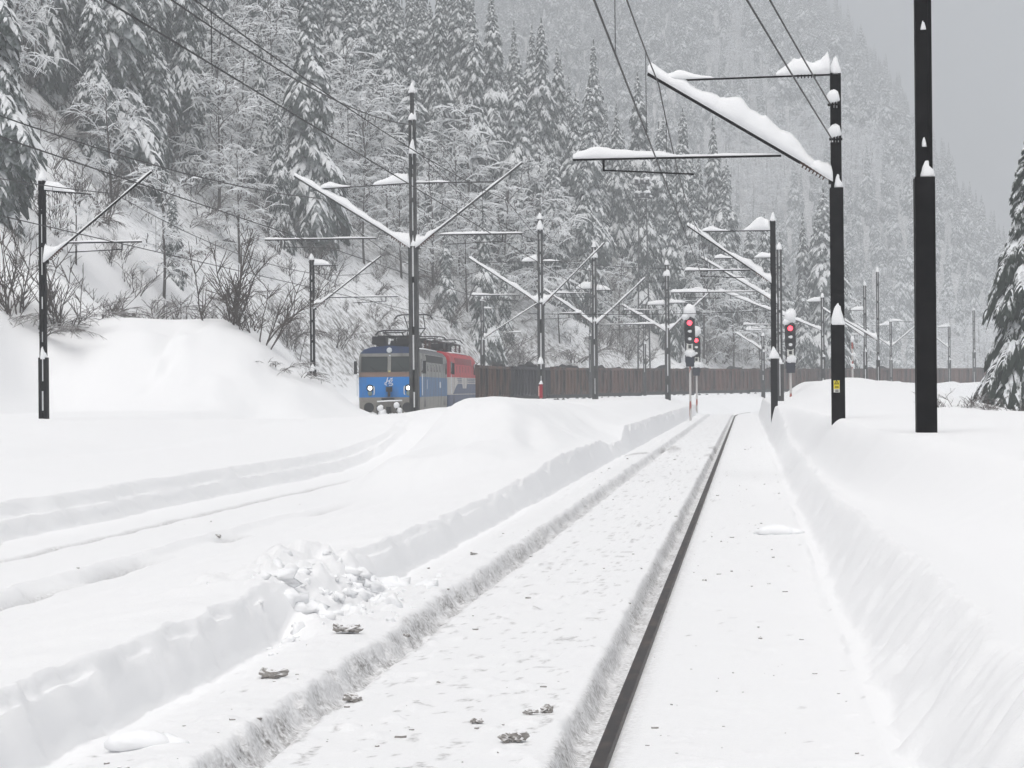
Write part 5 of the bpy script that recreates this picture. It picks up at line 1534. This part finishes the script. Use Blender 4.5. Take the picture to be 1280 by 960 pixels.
# ------------------------------------------------------------------ the dark fir on the mast side, shrubs, clods
fir = MB()
SR = np.random.RandomState(5)
_fp = at(1284, 492, 96)
_t, _c = spruce_meshes(41, 12.6, 4.0, 2.2, 0.10, 0.55)
_r = thing('fir_tree', 'dark green fir with little snow, cut by the picture edge beyond the shrubs', 'tree', (_fp[0], _fp[1], gz(_fp[0], _fp[1]) - 0.6), 1.0)
_t.build('trunk', M_BARK, _r)
M_FIRB = snowed('fir_bough', (0.03, 0.042, 0.03), (0.80, 0.82, 0.84), 0.20, 0.45, nscale=3.6, namp=1.0)
M_FIRN = snowed('fir_needles', (0.022, 0.032, 0.024), (0.6, 0.62, 0.63), 0.62, 1.0, nscale=5.0, namp=0.8)
_c.build('crown', [M_FIRB, M_FIRN], _r)

BUSH = [(1200, 516, 60, 1.0, 1, 1.5, 'low bare bush with snow, between the nearest black mast and the dark fir'),
        (1232, 520, 62, 1.15, 2, 1.6, 'spreading brown bush right below the dark fir'),
        (1268, 521, 58, 0.95, 1, 1.7, 'bare bush at the picture edge under the dark fir'),
        (1252, 519, 66, 1.3, 2, 1.3, 'tangled brown bush before the trunk of the dark fir')]
for px, py, d, h, v, w, lab in BUSH:
    p = at(px, py, d); plant_shrub(v, (p[0], p[1], min(p[2], gz(p[0], p[1]) + 0.2) - 0.1), h, lab, None, SR, w)
SHR = [(22, 398, 104, 4.6, 0, 1.0, 'tall thin bare stems left of the mast before the snow heap'), (75, 405, 104, 3.6, 0, 1.0, 'bare upright stems just past the mast before the snow heap'),
       (40, 412, 99, 2.0, 2, 1.5, 'arching bare bush bowed over beside the snow heap'), (90, 398, 102, 1.9, 2, 1.6, 'dense bare bush on the shoulder of the snow heap'),
       (130, 396, 110, 1.9, 1, 1.5, 'scrubby bush peeping over the crest of the snow heap'), (195, 392, 115, 1.6, 1, 1.3, 'small scrub behind the crest of the snow heap'),
       (285, 402, 118, 4.4, 0, 1.1, 'clump of dark fanning stems behind the slope of the snow heap'), (322, 420, 116, 3.6, 1, 1.0, 'dark forked stems beside the fanning clump'),
       (365, 440, 112, 3.8, 0, 0.9, 'cluster of thin reddish stems just before the thin dark mast'), (345, 458, 108, 1.4, 2, 1.3, 'little drooping bush low on the snow heap slope'),
       (420, 430, 122, 2.6, 1, 1.2, 'bare bush on the snowy slope between the thin mast and the cab'), (375, 470, 106, 1.2, 2, 1.2, 'flattened twigs at the foot of the thin dark mast'),
       (470, 400, 128, 2.4, 1, 1.2, 'bare bush on the slope over the cab roof'), (560, 405, 138, 3.0, 1, 1.3, 'bare bush above the rear of the blue locomotive'),
       (625, 440, 152, 3.4, 1, 1.4, 'bare bush behind the first open wagon'), (655, 445, 156, 3.0, 2, 1.5, 'drooping bush behind the mast with the red marker'),
       (715, 445, 168, 4.4, 2, 1.4, 'dense grey bush behind the second open wagon'), (735, 440, 170, 4.0, 1, 1.2, 'leaning grey stems behind the wide V mast'),
       (780, 446, 178, 3.8, 0, 1.2, 'thin stems on the snow behind the fourth wagon'), (900, 450, 214, 4.6, 1, 1.4, 'hazy bush behind the wagons past the paired signals')]
for px, py, d, h, v, w, lab in SHR:
    p = hit(px, py, 90, 400)
    if p is None: continue
    plant_shrub(v, tuple(p - (0, 0, 0.1)), h, lab, None, SR, w)
# scrub scattered up the open slope behind the train
SCRUB = []
_n = 0
for _ in range(6000):
    if _n >= 255: break
    s_ = SR.uniform(-40, 130); k_ = min(max(int(s_ / 14.3), -1), 14)
    x, y = SR.uniform(-60, 60), SR.uniform(100, 300)
    sd, ss = train_ds(np.array([x]), np.array([y]))
    if not (11.5 < sd[0] < (44 if ss[0] < 5 else 34) and -45 < ss[0] < 170 and (ss[0] < 10 or SR.rand() < 0.6)): continue
    z = gz(x, y); px, py, d = proj((x, y, z))
    if not (-20 < px < 1180): continue
    where = region_words(px)
    h_ = SR.uniform(0.8, 3.4); w_ = 'low' if h_ < 1.7 else 'middling' if h_ < 2.4 else 'tall'
    g_ = '%s scrub bushes on snow %s' % (w_, where)
    SCRUB.append((g_, px, plant_shrub(SR.randint(3), (x, y, z - 0.1), h_, g_, g_, SR, SR.uniform(0.8, 1.5)), ('%s scrub bush on snow' % w_, where)))
    _n += 1

name_in_order(SCRUB)
# clods of dirty ice thrown on the cleared track
CLOD = [(338, 849, 0.10, 'grey lump of dirty ice alone on the snow left of the hidden rail'), (432, 792, 0.12, 'tall jagged ice clod at the foot of the slumped wall'), (438, 879, 0.085, 'dirty clod lying just inside the hidden rail groove'),
        (642, 928, 0.09, 'broad brownish clod near the bottom between the rails'), (662, 894, 0.055, 'small dark clod in the middle of the track'), (690, 892, 0.07, 'long grey clod nearest the bare rail'),
        (594, 905, 0.05, 'small upright clod between the rails'), (510, 797, 0.045, 'dark stone stuck in the wall of the hidden rail groove'), (272, 672, 0.06, 'dark clod by the groove of the second track'),
        (880, 727, 0.035, 'small dark twig-like clod outside the bare rail'), (592, 694, 0.05, 'pale grey clod on the snow by the plough wall')]
for k, (px, py, r, lab) in enumerate(CLOD):
    r = r * 0.42
    p = hit(px, py, 5, 80)
    mb = MB(); rs = np.random.RandomState(k + 50)
    for q in range(3):
        mb.blob((r * 1.2 * (rs.rand() - 0.5) * 2, r * (rs.rand() - 0.5), r * (0.2 + 0.25 * rs.rand())), (r * (0.5 + 0.6 * rs.rand()), r * 0.7, r * (0.35 + 0.4 * rs.rand())), k * 5 + q, 0.5, nu=11, nv=8)
    o = mb.build('ice_clod', M_CLOD, None, loc=tuple(p + (0, 0, 0.4 * r))); tag(o, lab, 'ice clod')
# white lumps where the plough wall has slumped, and one beside the track
LR = np.random.RandomState(9)
heap = MB()
for k in range(130):
    y = LR.normal(16.0, 1.0); t = -1.62 + abs(LR.normal(0, 0.26)) * (1 if LR.rand() < 0.75 else -1)
    if not 13.0 < y < 19.5: continue
    r = 0.016 + 0.075 * LR.rand() ** 3.2
    x = t + float(cx(y))
    heap.blob((x, y, gz(x, y) - r * 0.15), (r * LR.uniform(0.8, 1.6), r * LR.uniform(0.7, 1.3), r * LR.uniform(0.6, 1.0)), k, 0.55, nu=9, nv=7)
tag(heap.build('snow_rubble', M_SNOW, None, smooth=True), 'crumbled white snow lumps below the slumped part of the plough wall', 'snow rubble', None, 'stuff')
for (px, py, r, lab) in ((968, 668, 0.14, 'smooth loaf of snow lying beside the plough wall on the mast side'), (172, 935, 0.10, 'white snow lump near the bottom corner by the hidden rail')):
    p = hit(px, py, 5, 80)
    mb = MB(); mb.blob((0, 0, r * 0.2), (r * 1.6, r, r * 0.55), 3, 0.3); mb.blob((r * 1.3, 0.05, r * 0.1), (r, r * 0.8, r * 0.4), 4, 0.3); mb.blob((-r * 0.9, 0.1, r * 0.1), (r * 0.7, r * 0.8, r * 0.35), 8, 0.3)
    tag(mb.build('snow_lump', M_SNOW, None, smooth=True, loc=tuple(p)), lab, 'snow lump')
# crumbs of ice, bark and ballast strewn over the cleared tracks
crumb = MB()
for k in range(420):
    y = 8.6 + 55 * LR.rand() ** 2.0
    t = LR.uniform(-1.5, 1.9) if LR.rand() < 0.8 else LR.uniform(-6.6, -4.3)
    if abs(t - 0.68) < 0.12: continue
    x = t; r = (0.003 + 0.012 * LR.rand() ** 4) * (1 + y * 0.012)
    z = float(ground_z(np.array([x]), np.array([y]), True)[0])
    crumb.blob((x, y, z + r * 0.2), (r * LR.uniform(0.8, 2.0), r, r * 0.7), k, 0.4, nu=5, nv=3)
tag(crumb.build('track_debris', M_CLOD), 'scattered crumbs of dirty ice and bark on the cleared snow', 'debris', None, 'stuff')
# ------------------------------------------------------------------ fog
hz = MB().box((-460, -90, -8.0), (960, 1650, 330.0)).build('haze', [])
hm = bpy.data.materials.new('fog'); hm.use_nodes = True
hn = hm.node_tree
hn.nodes.remove(hn.nodes['Principled BSDF'])
pv = hn.nodes.new('ShaderNodeVolumePrincipled')
pv.inputs['Color'].default_value = (0.86, 0.89, 0.92, 1)
pv.inputs['Density'].default_value = 0.00125
pv.inputs['Anisotropy'].default_value = 0.0
hn.links.new(pv.outputs[0], hn.nodes['Material Output'].inputs['Volume'])
hz.data.materials.append(hm)
tag(hz, kind='stuff')
